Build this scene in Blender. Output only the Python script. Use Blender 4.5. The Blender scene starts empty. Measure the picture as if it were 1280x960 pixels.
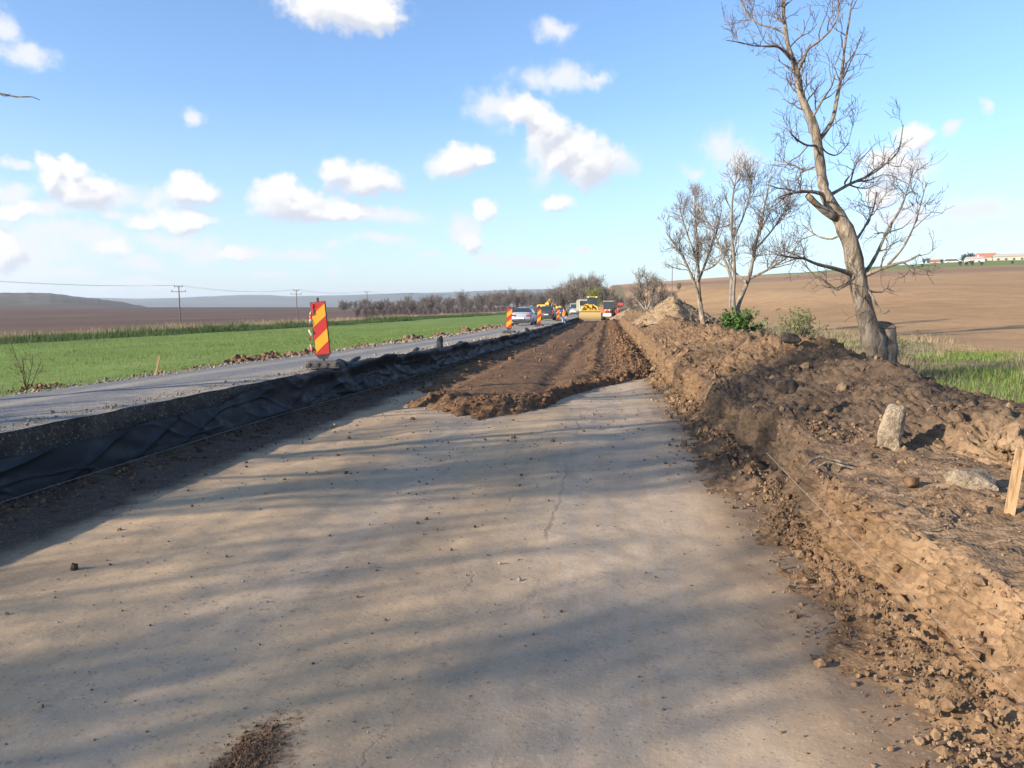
import bpy, bmesh, math, random
import numpy as np
from mathutils import Vector, Matrix, Euler
R = math.radians
random.seed(11)
rng = np.random.default_rng(11)
S = bpy.context.scene
COL = S.collection

# ------------------------------------------------------------------ camera geometry
F, HZ, VPX = 980.0, 384.0, 758.6
CAMZ = 1.57
YAW = math.atan((VPX - 640) / F)
PITCH = math.atan((480 - HZ) / F)
_fw = np.array([-math.sin(YAW) * math.cos(PITCH), math.cos(YAW) * math.cos(PITCH), -math.sin(PITCH)])
_rt = np.array([math.cos(YAW), math.sin(YAW), 0.0])
_up = np.cross(_rt, _fw)
C0 = np.array([0, 0, CAMZ])

def ray(px, py):
    return _fw + _rt * (px - 640) / F + _up * (480 - py) / F
def at_z(px, py, z):
    d = ray(px, py); return C0 + d * ((z - CAMZ) / d[2])
def at_d(px, py, dist):            # depth along the optical axis
    return C0 + ray(px, py) * dist
def col_at(px, dist):              # ground position of a column of the view at a distance
    d = ray(px, HZ); h = math.hypot(d[0], d[1]); return d[0] / h * dist, d[1] / h * dist
def elev(py, px, dist):            # height of a row at that distance
    d = ray(px, py); return CAMZ + d[2] / math.hypot(d[0], d[1]) * dist

# ------------------------------------------------------------------ noise
def _hash(ix, iy, iz, seed):
    M = np.uint64(0xffffffff)
    h = (ix.astype(np.uint64) * np.uint64(374761393) + iy.astype(np.uint64) * np.uint64(668265263)
         + iz.astype(np.uint64) * np.uint64(2246822519) + np.uint64(seed * 3266489917 % (2**32))) & M
    h = ((h ^ (h >> np.uint64(13))) * np.uint64(1274126177)) & M
    h = ((h ^ (h >> np.uint64(15))) * np.uint64(2654435761)) & M
    h = h ^ (h >> np.uint64(16))
    return h.astype(np.float64) / 4294967296.0
def vnoise(x, y, z=0.0, seed=0):
    x, y, z = np.broadcast_arrays(np.asarray(x, float), np.asarray(y, float), np.asarray(z, float))
    x = x + 10000; y = y + 10000; z = z + 10000
    fx, fy, fz = np.floor(x), np.floor(y), np.floor(z)
    ix, iy, iz = fx.astype(np.int64), fy.astype(np.int64), fz.astype(np.int64)
    u, v, w = x - fx, y - fy, z - fz
    u = u * u * u * (u * (u * 6 - 15) + 10); v = v * v * v * (v * (v * 6 - 15) + 10); w = w * w * w * (w * (w * 6 - 15) + 10)
    r = 0
    for dx in (0, 1):
        for dy in (0, 1):
            for dz in (0, 1):
                r = r + _hash(ix + dx, iy + dy, iz + dz, seed) * (u if dx else 1 - u) * (v if dy else 1 - v) * (w if dz else 1 - w)
    return r * 2 - 1
def fbm(x, y, z=0.0, octs=4, gain=0.5, seed=0):
    a, s, r = 1.0, 1.0, 0.0
    x, y, z = np.asarray(x, float), np.asarray(y, float), np.asarray(z, float)
    for o in range(octs):
        r = r + a * vnoise(x * s, y * s, z * s, seed + o * 17); a *= gain; s *= 2.03
    return r
def billow(x, y, z=0.0, octs=3, gain=0.5, seed=0):
    a, s, r = 1.0, 1.0, 0.0
    for o in range(octs):
        r = r + a * (np.abs(vnoise(x * s, y * s, z * s, seed + o * 13)) * 2 - .6); a *= gain; s *= 2.1
    return r
def sst(a, b, x):
    t = np.clip((np.asarray(x, float) - a) / (b - a), 0, 1); return t * t * (3 - 2 * t)
def smooth_interp(x, xs, ys, k=None):
    """interp with smoothed corners (three-point average over a relative window)"""
    x = np.asarray(x, float); w = np.maximum(np.abs(x) * .12, .5) if k is None else k
    return (np.interp(x, xs, ys) * 2 + np.interp(x - w, xs, ys) + np.interp(x + w, xs, ys) + np.interp(x - w * .5, xs, ys) + np.interp(x + w * .5, xs, ys)) / 6

# ------------------------------------------------------------------ mesh builder
class MB:
    def __init__(s): s.v = []; s.n = 0; s.f = []; s.mi = []
    def add(s, V, Fs, mi=0):
        V = np.asarray(V, float).reshape(-1, 3)
        if not isinstance(Fs, (list, tuple)) or (len(Fs) and not hasattr(Fs[0], 'ndim')):
            if isinstance(Fs, np.ndarray): Fs = [Fs]
            else:
                by = {}
                for f in Fs: by.setdefault(len(f), []).append(f)
                Fs = [np.array(q) for q in by.values()]
        for a in Fs:
            s.f.append(np.asarray(a, np.int64) + s.n); s.mi.append(mi)
        s.v.append(V); s.n += len(V); return s
    def grid(s, P, mi=0, closed_u=False, flip=False):
        nu, nv = P.shape[:2]
        I = np.arange(nu * nv).reshape(nu, nv)
        if closed_u: I = np.vstack([I, I[:1]])
        q = np.stack([I[:-1, :-1], I[1:, :-1], I[1:, 1:], I[:-1, 1:]], -1).reshape(-1, 4)
        if flip: q = q[:, ::-1]
        return s.add(P.reshape(-1, 3), [q], mi)
    def box(s, c, size, rot=None, bev=0.0, mi=0, taper=None):
        hx, hy, hz = np.array(size) / 2.0
        if bev <= 0:
            V = np.array([[x, y, z] for x in (-hx, hx) for y in (-hy, hy) for z in (-hz, hz)])
            Fs = [(0, 1, 3, 2), (4, 6, 7, 5), (0, 4, 5, 1), (2, 3, 7, 6), (0, 2, 6, 4), (1, 5, 7, 3)]
        else:
            b = min(bev, hx * .9, hy * .9, hz * .9)
            V = []; idx = {}
            for i, x in enumerate((-1, 1)):
                for j, y in enumerate((-1, 1)):
                    for k, z in enumerate((-1, 1)):
                        for a in range(3):
                            p = [x * (hx - b), y * (hy - b), z * (hz - b)]
                            p[a] = (x * hx, y * hy, z * hz)[a]
                            idx[(i, j, k, a)] = len(V); V.append(p)
            V = np.array(V); Fs = []
            for a in range(3):
                o = [q for q in range(3) if q != a]
                for t in (0, 1):
                    f = []
                    for (p, q) in ((0, 0), (1, 0), (1, 1), (0, 1)):
                        key = [0, 0, 0]; key[a] = t; key[o[0]] = p; key[o[1]] = q
                        f.append(idx[(*key, a)])
                    Fs.append(tuple(f))
                for p in (0, 1):
                    for q in (0, 1):
                        k0 = [0, 0, 0]; k1 = [0, 0, 0]; k0[a] = 0; k1[a] = 1
                        for kk in (k0, k1): kk[o[0]] = p; kk[o[1]] = q
                        Fs.append((idx[(*k0, o[0])], idx[(*k1, o[0])], idx[(*k1, o[1])], idx[(*k0, o[1])]))
            for i in (0, 1):
                for j in (0, 1):
                    for k in (0, 1): Fs.append(tuple(idx[(i, j, k, a)] for a in range(3)))
        if taper is not None:      # taper = (sx, sy) scale of the top
            t = (V[:, 2] + hz) / (2 * hz); V = V.copy()
            V[:, 0] *= 1 + (taper[0] - 1) * t; V[:, 1] *= 1 + (taper[1] - 1) * t
        if rot is not None: V = V @ np.array(Euler(rot).to_matrix()).T
        return s.add(V + np.array(c), Fs, mi)
    def tube(s, pts, rad, n=6, mi=0, cap=True):
        P = np.asarray(pts, float); m = len(P)
        r = np.broadcast_to(np.asarray(rad, float), (m,))
        T = np.empty_like(P); T[1:-1] = P[2:] - P[:-2]; T[0] = P[1] - P[0]; T[-1] = P[-1] - P[-2]
        T /= np.linalg.norm(T, axis=1)[:, None] + 1e-12
        md = T.mean(0); ref = np.eye(3)[int(np.argmin(np.abs(md)))]
        A = np.cross(T, ref); A /= np.linalg.norm(A, axis=1)[:, None] + 1e-12
        B = np.cross(T, A)
        th = np.arange(n) * 2 * math.pi / n
        V = P[:, None] + r[:, None, None] * (np.cos(th)[None, :, None] * A[:, None] + np.sin(th)[None, :, None] * B[:, None])
        I = np.arange(m * n).reshape(m, n); J = np.roll(I, -1, 1)
        q = np.stack([I[:-1], J[:-1], J[1:], I[1:]], -1).reshape(-1, 4)
        Fs = [q]
        if cap: Fs += [np.array([I[0, ::-1]]), np.array([I[-1]])]
        return s.add(V.reshape(-1, 3), Fs, mi)
    def cyl(s, a, b, r0, r1=None, n=16, mi=0, cap=True):
        return s.tube([a, b], [r0, r0 if r1 is None else r1], n, mi, cap)
    def loft(s, rings, mi=0, cap=True):
        P = np.asarray(rings, float); m, n = P.shape[:2]
        I = np.arange(m * n).reshape(m, n); J = np.roll(I, -1, 1)
        Fs = [np.stack([I[:-1], J[:-1], J[1:], I[1:]], -1).reshape(-1, 4)]
        if cap: Fs += [np.array([I[0, ::-1]]), np.array([I[-1]])]
        return s.add(P.reshape(-1, 3), Fs, mi)
    def prism(s, poly, y0, y1, mi=0, M=None):      # polygon in x,z extruded along y
        p = np.asarray(poly, float); n = len(p)
        V = np.vstack([np.c_[p[:, 0], np.full(n, y0), p[:, 1]], np.c_[p[:, 0], np.full(n, y1), p[:, 1]]])
        Fs = [tuple(range(n)), tuple(range(2 * n - 1, n - 1, -1))] + [(i, (i + 1) % n, (i + 1) % n + n, i + n) for i in range(n)]
        if M is not None: V = V @ np.array(M).T
        return s.add(V, Fs, mi)
    def quad(s, a, b, c, d, mi=0): return s.add([a, b, c, d], [(0, 1, 2, 3)], mi)
    def build(s, name, mats, parent=None, smooth=False, loc=None, rot=None):
        V = np.vstack(s.v) if s.v else np.zeros((0, 3))
        me = bpy.data.meshes.new(name)
        me.vertices.add(len(V)); me.vertices.foreach_set('co', V.astype(np.float32).ravel())
        tot = sum(a.size for a in s.f); np_ = sum(len(a) for a in s.f)
        me.loops.add(tot); me.polygons.add(np_)
        me.loops.foreach_set('vertex_index', np.concatenate([a.ravel() for a in s.f]).astype(np.int32))
        sizes = np.concatenate([np.full(len(a), a.shape[1]) for a in s.f])
        me.polygons.foreach_set('loop_start', np.concatenate([[0], np.cumsum(sizes)[:-1]]).astype(np.int32))
        if not isinstance(mats, (list, tuple)): mats = [mats]
        for m in mats: me.materials.append(m)
        me.polygons.foreach_set('material_index', np.concatenate([np.full(len(a), i) for a, i in zip(s.f, s.mi)]).astype(np.int32))
        me.polygons.foreach_set('use_smooth', np.full(np_, bool(smooth)))
        me.update(calc_edges=True); me.validate()
        o = bpy.data.objects.new(name, me); COL.objects.link(o)
        if parent is not None: o.parent = parent
        if loc is not None: o.location = loc
        if rot is not None: o.rotation_euler = rot
        return o

def tag(o, label=None, cat=None, group=None, kind=None):
    if label: o['label'] = label
    if cat: o['category'] = cat
    if group: o['group'] = group
    if kind: o['kind'] = kind
    return o
def empty(name, loc=(0, 0, 0), rz=0.0, label=None, cat=None, group=None):
    o = bpy.data.objects.new(name, None); COL.objects.link(o)
    o.empty_display_size = .2; o.location = loc; o.rotation_euler = (0, 0, rz)
    return tag(o, label, cat, group)
def struct(mb, name, m, smooth=False): return tag(mb.build(name, m, smooth=smooth), kind='structure')
def copy_tree(o, parent=None):
    c = o.copy(); COL.objects.link(c)
    if parent is not None: c.parent = parent
    for ch in [q for q in bpy.data.objects if q.parent == o]: copy_tree(ch, c)
    return c

# ------------------------------------------------------------------ materials
class NT:
    def __init__(s, tree): s.t = tree
    def n(s, typ, ins=None, **props):
        nd = s.t.nodes.new(typ)
        for k, v in props.items(): setattr(nd, k, v)
        for k, v in (ins or {}).items(): s.put(nd.inputs[k], v)
        return nd
    def put(s, sock, v):
        if isinstance(v, bpy.types.NodeSocket): s.t.links.new(v, sock)
        elif isinstance(v, (tuple, list)) and sock.type == 'RGBA' and len(v) == 3: sock.default_value = (*v, 1)
        else: sock.default_value = v
    def math(s, op, a, b=None, c=None, clamp=False):
        nd = s.t.nodes.new('ShaderNodeMath'); nd.operation = op; nd.use_clamp = clamp
        for i, v in enumerate((a, b, c)):
            if v is not None: s.put(nd.inputs[i], v)
        return nd.outputs[0]
    def vm(s, op, a, b=None, c=None):
        nd = s.t.nodes.new('ShaderNodeVectorMath'); nd.operation = op
        for i, v in enumerate((a, b, c)):
            if v is not None: s.put(nd.inputs[i], v)
        return nd.outputs['Value'] if op in ('LENGTH', 'DOT_PRODUCT', 'DISTANCE') else nd.outputs[0]
    def mix(s, fac, a, b, blend='MIX'):
        nd = s.t.nodes.new('ShaderNodeMix'); nd.data_type = 'RGBA'; nd.blend_type = blend
        s.put(nd.inputs[0], fac); s.put(nd.inputs[6], a); s.put(nd.inputs[7], b); return nd.outputs[2]
    def noise(s, vec, scale, detail=4, rough=.55, dist=0.0, col=False):
        nd = s.n('ShaderNodeTexNoise', {'Scale': scale, 'Detail': detail, 'Roughness': rough, 'Distortion': dist})
        if vec is not None: s.put(nd.inputs['Vector'], vec)
        return nd.outputs['Color' if col else 0]
    def vor(s, vec, scale, feature='F1', out='Distance', rand=1.0):
        nd = s.n('ShaderNodeTexVoronoi', {'Scale': scale, 'Randomness': rand}, feature=feature)
        if vec is not None: s.put(nd.inputs['Vector'], vec)
        return nd.outputs[out]
    def ramp(s, fac, stops, interp='LINEAR'):
        nd = s.t.nodes.new('ShaderNodeValToRGB'); cr = nd.color_ramp; cr.interpolation = interp
        while len(cr.elements) < len(stops): cr.elements.new(.5)
        for e, (p, c) in zip(cr.elements, stops):
            e.position = p; e.color = (*c, 1) if not isinstance(c, (int, float)) else (c, c, c, 1)
        s.put(nd.inputs[0], fac); return nd.outputs[0]
    def rng(s, v, a, b, c=0.0, d=1.0, smooth=True):
        nd = s.n('ShaderNodeMapRange', interpolation_type='SMOOTHSTEP' if smooth else 'LINEAR')
        for k, q in zip(('Value', 'From Min', 'From Max', 'To Min', 'To Max'), (v, a, b, c, d)): s.put(nd.inputs[k], q)
        return nd.outputs[0]
    def obj(s): return s.t.nodes.new('ShaderNodeTexCoord').outputs['Object']
    def scl(s, vec, sc): return s.vm('MULTIPLY', vec, sc)
    def sep(s, vec):
        nd = s.t.nodes.new('ShaderNodeSeparateXYZ'); s.put(nd.inputs[0], vec); return nd.outputs
def mat(name, color=(.5, .5, .5), rough=.8, metal=0.0, spec=.3):
    m = bpy.data.materials.new(name); m.use_nodes = True
    t = NT(m.node_tree); b = m.node_tree.nodes['Principled BSDF']
    b.inputs['Base Color'].default_value = (*color, 1); b.inputs['Roughness'].default_value = rough
    b.inputs['Metallic'].default_value = metal; b.inputs['Specular IOR Level'].default_value = spec
    return m, t, b
def bump(t, b, height, strength=.5, dist=.01, base=None):
    nd = t.n('ShaderNodeBump', {'Strength': strength, 'Distance': dist, 'Height': height})
    if base is not None: t.put(nd.inputs['Normal'], base)
    t.put(b.inputs['Normal'], nd.outputs[0]); return nd.outputs[0]
def paint(name, color, rough=.4, metal=0.0, dirt=.25, spec=.5, scale=6.0, dcol=(.2, .15, .1)):
    """painted / moulded surface with some uneven dust on it"""
    m, t, b = mat(name, color, rough, metal, spec)
    o = t.obj(); n = t.noise(o, scale, 5, .65)
    f = t.math('MULTIPLY', t.rng(n, .4, .75), dirt)
    t.put(b.inputs['Base Color'], t.mix(f, color, dcol))
    t.put(b.inputs['Roughness'], t.rng(n, .3, .7, rough, min(1, rough + .25)))
    return m
SKY_S = .10; EXPO = 1.06; HAZE = .00013
SKY_TINT = (.95, 1.10, 1.31); VEIL = (3.7, 4.35, 5.1); CLOUD_LIT = (5.0, 4.95, 4.9); CLOUD_SHADE = (3.5, 3.7, 4.15); SOFTC = (4.6, 4.65, 4.85)
# ------------------------------------------------------------------ lie of the land (heights below the eye)
def zf(Y):   # excavated roadbed
    return CAMZ - smooth_interp(Y, [-30, 0, 6, 10, 18, 40, 71, 110, 200, 420], [1.48, 1.49, 1.50, 1.52, 1.58, 1.75, 1.85, 1.88, 2.05, 2.3])
def zo(Y):   # old road, edge above the cut
    return CAMZ - smooth_interp(Y, [-60, 0, 6, 14, 18, 34, 40, 60, 88, 110, 200, 420], [.96, .97, .99, 1.03, 1.08, 1.25, 1.29, 1.38, 1.41, 1.43, 1.5, 1.7])
def zg(Y):   # natural ground right of the cut
    return CAMZ - smooth_interp(Y, [-30, 0, 5, 10, 30, 420], [1.1, 1.1, 1.08, 1.04, 1.06, 1.2])
XW = -4.75           # cut edge of the old road near the viewer
def xw(Y): return smooth_interp(Y, [-60, 0, 6, 14, 18, 34, 60, 110, 420], [-4.8, -4.8, -4.75, -4.6, -4.46, -4.27, -4.18, -4.15, -4.15])
XL = -7.9            # its far edge
def zl(X, Y):        # country left of the road
    X = np.asarray(X, float); Y = np.asarray(Y, float)
    r = np.hypot(X, Y); h0 = CAMZ - zo(np.minimum(Y, 400)) + .185 - .02 * sst(.2, .8, -X - 7.9)
    t = -X - 7.9
    h = h0 + .25 * sst(0, 18, t) + .85 * sst(20, 85, t)
    h = h - (h - 1.2) * sst(200, 700, r)
    z = CAMZ - h + 1.0 * sst(350, 800, r) + .05 * fbm(X / 9, Y / 9, 0, 3, seed=5) * sst(0, 3, t) + .25 * fbm(X / 60, Y / 60, 0, 2, seed=8) * sst(25, 60, t)
    return z
_ea = [-30, -12, -4, 0, 5, 13.3, 20.5, 26, 45, 90]; _ev = [0, 6, 20, 27, 33, 43.5, 53, 58.5, 59, 50]
def zr(X, Y):        # field rising on the right to the village
    X = np.asarray(X, float); Y = np.asarray(Y, float)
    r = np.hypot(X, Y) + 1e-6; a = np.degrees(np.arctan2(X, Y))
    e = smooth_interp(a, _ea, _ev, 2.0)
    r0 = 620 + 330 * (1 - sst(2, 22, a))
    crest = e * r0 * np.cos(np.radians(np.minimum(a, 60)) + YAW) / F
    g0 = CAMZ - zg(np.minimum(Y, 400))
    t = np.clip((r - 14) / (r0 - 14), 0, 1.0)
    dz = -g0 + (crest + g0) * (t ** 1.18 * (1 - .25 * t ** 6) + .25 * t ** 6)
    w = np.maximum(sst(3, 34, X), sst(330, 700, Y))
    dz = -g0 * (1 - w) + dz * w
    und = .05 * fbm(X / 4, Y / 4, 0, 4, seed=21) * sst(4, 7, X) + .5 * fbm(X / 70, Y / 70, 0, 2, seed=23) * sst(40, 150, r)
    return CAMZ + dz + und

# ------------------------------------------------------------------ ground materials
def soil(name, stops, scale=1.6, fine=60.0, bstr=.6, bdist=.02, patches=None, stretch=None, rough=.95):
    """bare earth: three tones by a broad noise, crumbs by a fine one"""
    m, t, b = mat(name, (.3, .2, .1), rough, 0, .12)
    o = t.obj(); v = t.scl(o, stretch) if stretch else o
    n1 = t.noise(v, scale, 7, .62, .3)
    c = t.ramp(n1, stops)
    n2 = t.noise(o, fine * .22, 5, .7)
    c = t.mix(.8, c, t.ramp(n2, [(.25, (.45, .43, .40)), (.5, (1, 1, 1)), (.78, (1.42, 1.38, 1.3))]), 'MULTIPLY')
    if patches: c = patches(t, o, c)
    ce = t.sep(t.vor(t.vm('ADD', o, t.scl(t.noise(o, 20, 3, .6, 0, True), (.03, .03, .03))), fine * .55, out='Color'))[0]
    c = t.mix(.75, c, t.ramp(ce, [(.0, (.62, .60, .58)), (.45, (1, 1, 1)), (1, (1.28, 1.26, 1.22))]), 'MULTIPLY')
    n3 = t.vor(o, fine)
    h = t.math('ADD', t.math('MULTIPLY', n2, 1.0), t.math('MULTIPLY', n3, .45))
    t.put(b.inputs['Base Color'], c)
    bump(t, b, h, bstr, bdist)
    return m
TAN = (.185, .117, .065); BRN = (.13, .079, .044); DRK = (.075, .050, .034); PALE = (.25, .172, .102)

def bank_patches(t, o, c):
    x, y, z = t.sep(o)
    # darker brown mixed over an oval zone on the near part of the bank
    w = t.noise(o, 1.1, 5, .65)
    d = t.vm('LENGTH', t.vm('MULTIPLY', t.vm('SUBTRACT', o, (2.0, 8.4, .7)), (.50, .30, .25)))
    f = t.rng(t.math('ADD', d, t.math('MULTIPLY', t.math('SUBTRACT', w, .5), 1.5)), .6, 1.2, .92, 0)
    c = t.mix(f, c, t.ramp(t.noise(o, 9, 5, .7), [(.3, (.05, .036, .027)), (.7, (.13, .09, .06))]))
    # darker topsoil cap on the ledge lip, in patches
    w2 = t.noise(o, 2.3, 6, .7, .6)
    c = t.mix(t.rng(w2, .55, .7, 0, .45), c, (.125, .084, .054))
    lg = t.math('MULTIPLY', t.rng(y, 6.6, 5.6, 0, 1), t.rng(x, 1.42, 1.6, 0, 1))      # paler brown mixed over the top of the near ledge
    c = t.mix(t.math('MULTIPLY', lg, t.rng(t.noise(o, 3.2, 6, .7), .35, .6, .25, .85)), c, t.ramp(t.noise(o, 14, 6, .75), [(.3, (.19, .122, .072)), (.7, (.31, .212, .13))]))
    w3 = t.noise(o, .8, 4, .6)
    c = t.mix(t.rng(w3, .55, .72, 0, .3), c, PALE)
    return c
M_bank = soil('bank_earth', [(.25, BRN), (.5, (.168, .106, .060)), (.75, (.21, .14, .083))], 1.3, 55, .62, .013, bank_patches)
M_spoil = soil('spoil_earth', [(.25, (.20, .137, .082)), (.5, (.275, .198, .122)), (.75, PALE)], 1.6, 45, .9, .03)
M_fill = soil('loose_fill', [(.25, (.092, .052, .029)), (.5, (.148, .085, .047)), (.78, (.21, .127, .071))], 1.2, 50, .7, .018)
M_clodb = soil('clod_brown', [(.2, (.12, .078, .046)), (.5, (.20, .132, .08)), (.8, (.30, .215, .135))], 3.0, 70, .7, .01)
M_clodf = soil('clod_fill', [(.2, (.085, .052, .03)), (.5, (.15, .09, .052)), (.8, (.22, .14, .085))], 3.0, 70, .7, .01)
M_clodd = soil('clod_dark', [(.2, (.05, .034, .025)), (.5, (.085, .057, .04)), (.8, (.13, .09, .063))], 3.0, 70, .7, .01)
M_clodp = soil('clod_pale', [(.2, (.19, .14, .092)), (.5, (.27, .2, .125)), (.8, (.36, .275, .18))], 3.0, 70, .7, .01)
M_stone = soil('road_gravel', [(.2, (.15, .13, .105)), (.5, (.25, .215, .175)), (.8, (.36, .32, .27))], 9.0, 90, .5, .006)

def roadbed_mat():
    m, t, b = mat('roadbed', (.4, .3, .2), .93, 0, .15)
    o = t.obj(); x, y, z = t.sep(o)
    broad = t.noise(t.scl(o, (.8, .30, 1)), 1.0, 6, .62, .4)
    c = t.ramp(broad, [(.26, (.275, .195, .121)), (.45, (.395, .281, .172)), (.62, (.47, .333, .20)), (.82, (.52, .378, .235))])
    # grey, worn strip where the wheels have run
    wob = t.math('MULTIPLY', t.math('SUBTRACT', t.noise(t.scl(o, (.6, .22, 1)), 1.2, 4), .5), 1.3)
    xs = t.math('ADD', x, wob)
    g1 = t.rng(t.math('ABSOLUTE', t.math('SUBTRACT', xs, .05)), .25, 1.0, .6, 0)
    g2 = t.rng(t.math('ABSOLUTE', t.math('SUBTRACT', xs, -1.75)), .1, .6, .45, 0)
    str_ = t.noise(t.scl(o, (9, .28, 1)), 1.0, 5, .6)
    g = t.math('MULTIPLY', t.math('MAXIMUM', g1, g2), t.rng(str_, .33, .62, .45, 1))
    c = t.mix(g, c, t.ramp(t.noise(o, 6, 6, .7), [(.3, (.33, .27, .21)), (.7, (.44, .365, .285))]))
    # long faint scrape marks along the road
    st2 = t.noise(t.scl(o, (7, .22, 1)), 1.0, 6, .62)
    c = t.mix(t.rng(st2, .50, .74, 0, .30), c, (.22, .17, .125))
    # brown soil dragged over both margins
    e1 = t.math('ADD', x, t.math('MULTIPLY', t.noise(o, 1.6, 6, .68), .9))
    c = t.mix(t.rng(e1, 1.0, 1.65, 0, .92), c, t.ramp(t.noise(o, 7, 5, .7), [(.3, (.13, .085, .055)), (.7, (.24, .16, .1))]))
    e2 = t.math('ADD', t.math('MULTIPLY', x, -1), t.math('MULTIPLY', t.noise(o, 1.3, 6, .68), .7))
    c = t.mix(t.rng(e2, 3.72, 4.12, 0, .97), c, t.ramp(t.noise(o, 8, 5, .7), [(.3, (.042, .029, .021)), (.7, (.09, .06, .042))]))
    # crumbs of brown soil trodden in, in patches
    cr = t.noise(o, 14, 6, .75); pat = t.noise(o, .9, 5, .6)
    c = t.mix(t.math('MULTIPLY', t.rng(cr, .54, .70), t.rng(pat, .40, .62, .06, .8)), c, (.21, .135, .08))
    # grit
    gr = t.vor(o, 95, out='Color'); gx = t.sep(gr)[0]
    c = t.mix(t.rng(gx, .94, .97, 0, .18, False), c, (.56, .51, .45))
    c = t.mix(t.rng(gx, .05, .02, 0, .35, False), c, (.10, .075, .055))
    # hairline cracks and the joint along the lane
    warp = t.vm('ADD', o, t.scl(t.noise(o, 2.2, 5, .65, 0, True), (.8, .8, 0)))
    ck = t.vor(t.scl(warp, (.7, .42, 0)), 1.0, 'DISTANCE_TO_EDGE')
    cm = t.math('MULTIPLY', t.rng(ck, .004, .010, 1, 0), t.rng(t.noise(o, .7, 3), .50, .60))
    jx = t.math('ABSOLUTE', t.math('ADD', t.math('ADD', x, .36), t.math('MULTIPLY', t.math('SUBTRACT', t.noise(o, 1.8, 6, .7), .5), .26)))
    jm = t.math('MULTIPLY', t.rng(jx, .006, .022, 1, 0), t.rng(t.noise(t.scl(o, (1, .6, 1)), 1.1, 4), .42, .58))
    j2 = t.math('ABSOLUTE', t.math('ADD', t.math('ADD', x, .74), t.math('MULTIPLY', t.math('SUBTRACT', t.noise(t.vm('ADD', o, (5, 3, 0)), 1.3, 6, .7), .5), .5)))
    j2 = t.math('MULTIPLY', t.rng(j2, .003, .012, 1, 0), t.rng(t.noise(t.scl(o, (1, .8, 1)), 1.7, 4), .50, .60))
    lines = t.math('MAXIMUM', t.math('MULTIPLY', j2, .8), jm)
    c = t.mix(t.math('MULTIPLY', lines, .38), c, (.14, .105, .075))
    # a tip of brown soil trodden flat in the foreground
    sp_ = at_z(318, 940, zf(3)); dd = t.vm('LENGTH', t.vm('MULTIPLY', t.vm('SUBTRACT', o, (float(sp_[0]), float(sp_[1]) - .06, 0)), (1 / .13, 1 / .30, 0)))
    c = t.mix(t.rng(t.math('ADD', dd, t.math('MULTIPLY', t.math('SUBTRACT', t.noise(o, 16, 6, .75), .5), 2.4)), .5, 1.25, .9, 0), c, (.15, .088, .048))
    t.put(b.inputs['Base Color'], c)
    fine = t.noise(o, 45, 6, .75); med = t.noise(o, 6, 6, .65)
    h = t.math('ADD', t.math('MULTIPLY', fine, .35), t.math('MULTIPLY', med, 1.0))
    h = t.math('ADD', h, t.math('MULTIPLY', st2, .08))
    h = t.math('SUBTRACT', h, t.math('MULTIPLY', lines, .3))
    bump(t, b, h, .5, .014)
    return m
M_bed = roadbed_mat()

def asphalt_mat():
    m, t, b = mat('old_asphalt', (.1, .1, .1), .85, 0, .3)
    o = t.obj(); x, y, z = t.sep(o)
    wob = t.math('MULTIPLY', t.math('SUBTRACT', t.noise(t.scl(o, (.4, .12, 1)), 1.3, 4), .5), .9)
    xs = t.math('ADD', x, wob)
    base = t.ramp(t.noise(o, 3.0, 7, .7), [(.3, (.11, .108, .108)), (.7, (.18, .172, .165))])
    dust = t.ramp(t.noise(o, 5.0, 6, .7), [(.3, (.22, .185, .145)), (.7, (.36, .30, .23))])
    d0 = t.rng(t.math('ABSOLUTE', t.math('ADD', xs, 6.55)), .12, .42, .75, 0)
    d1 = t.rng(xs, -5.75, -5.2, 0, .9)
    d2 = t.rng(xs, -7.55, -8.1, 0, .9)
    f = t.math('MAXIMUM', t.math('MAXIMUM', d0, d1), d2)
    f = t.math('MULTIPLY', f, t.rng(t.noise(t.scl(o, (5, .5, 1)), 1.0, 5, .65), .3, .6, .45, 1))
    f = t.math('MAXIMUM', f, t.rng(y, 30, 75, 0, .62))
    c = t.mix(f, base, dust)
    g = t.sep(t.vor(o, 70, out='Color'))[0]
    c = t.mix(t.rng(g, .88, .93, 0, .5, False), c, (.5, .47, .42))
    t.put(b.inputs['Base Color'], c)
    bump(t, b, t.math('ADD', t.noise(o, 50, 5, .7), t.math('MULTIPLY', t.noise(o, 5, 5), .7)), .6, .012)
    return m
M_asph = asphalt_mat()

def cutface_mat():   # broken layers of the old road: black top, pale stone below
    m, t, b = mat('cut_face', (.2, .2, .2), .95, 0, .15)
    o = t.obj(); cell = t.sep(t.vor(o, 48, out='Color'))[0]
    n = t.noise(o, 2.2, 6, .7)
    c = t.ramp(n, [(.3, (.042, .034, .027)), (.55, (.078, .062, .048)), (.75, (.12, .096, .074))])
    c = t.mix(t.rng(cell, .82, .97, 0, .35, False), c, (.33, .30, .26))
    c = t.mix(t.rng(cell, .2, .05, 0, .5, False), c, (.035, .034, .035))
    t.put(b.inputs['Base Color'], c)
    bump(t, b, t.math('ADD', t.vor(o, 48), t.noise(o, 12, 5, .7)), .8, .018)
    return m
M_cut = cutface_mat()

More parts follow.
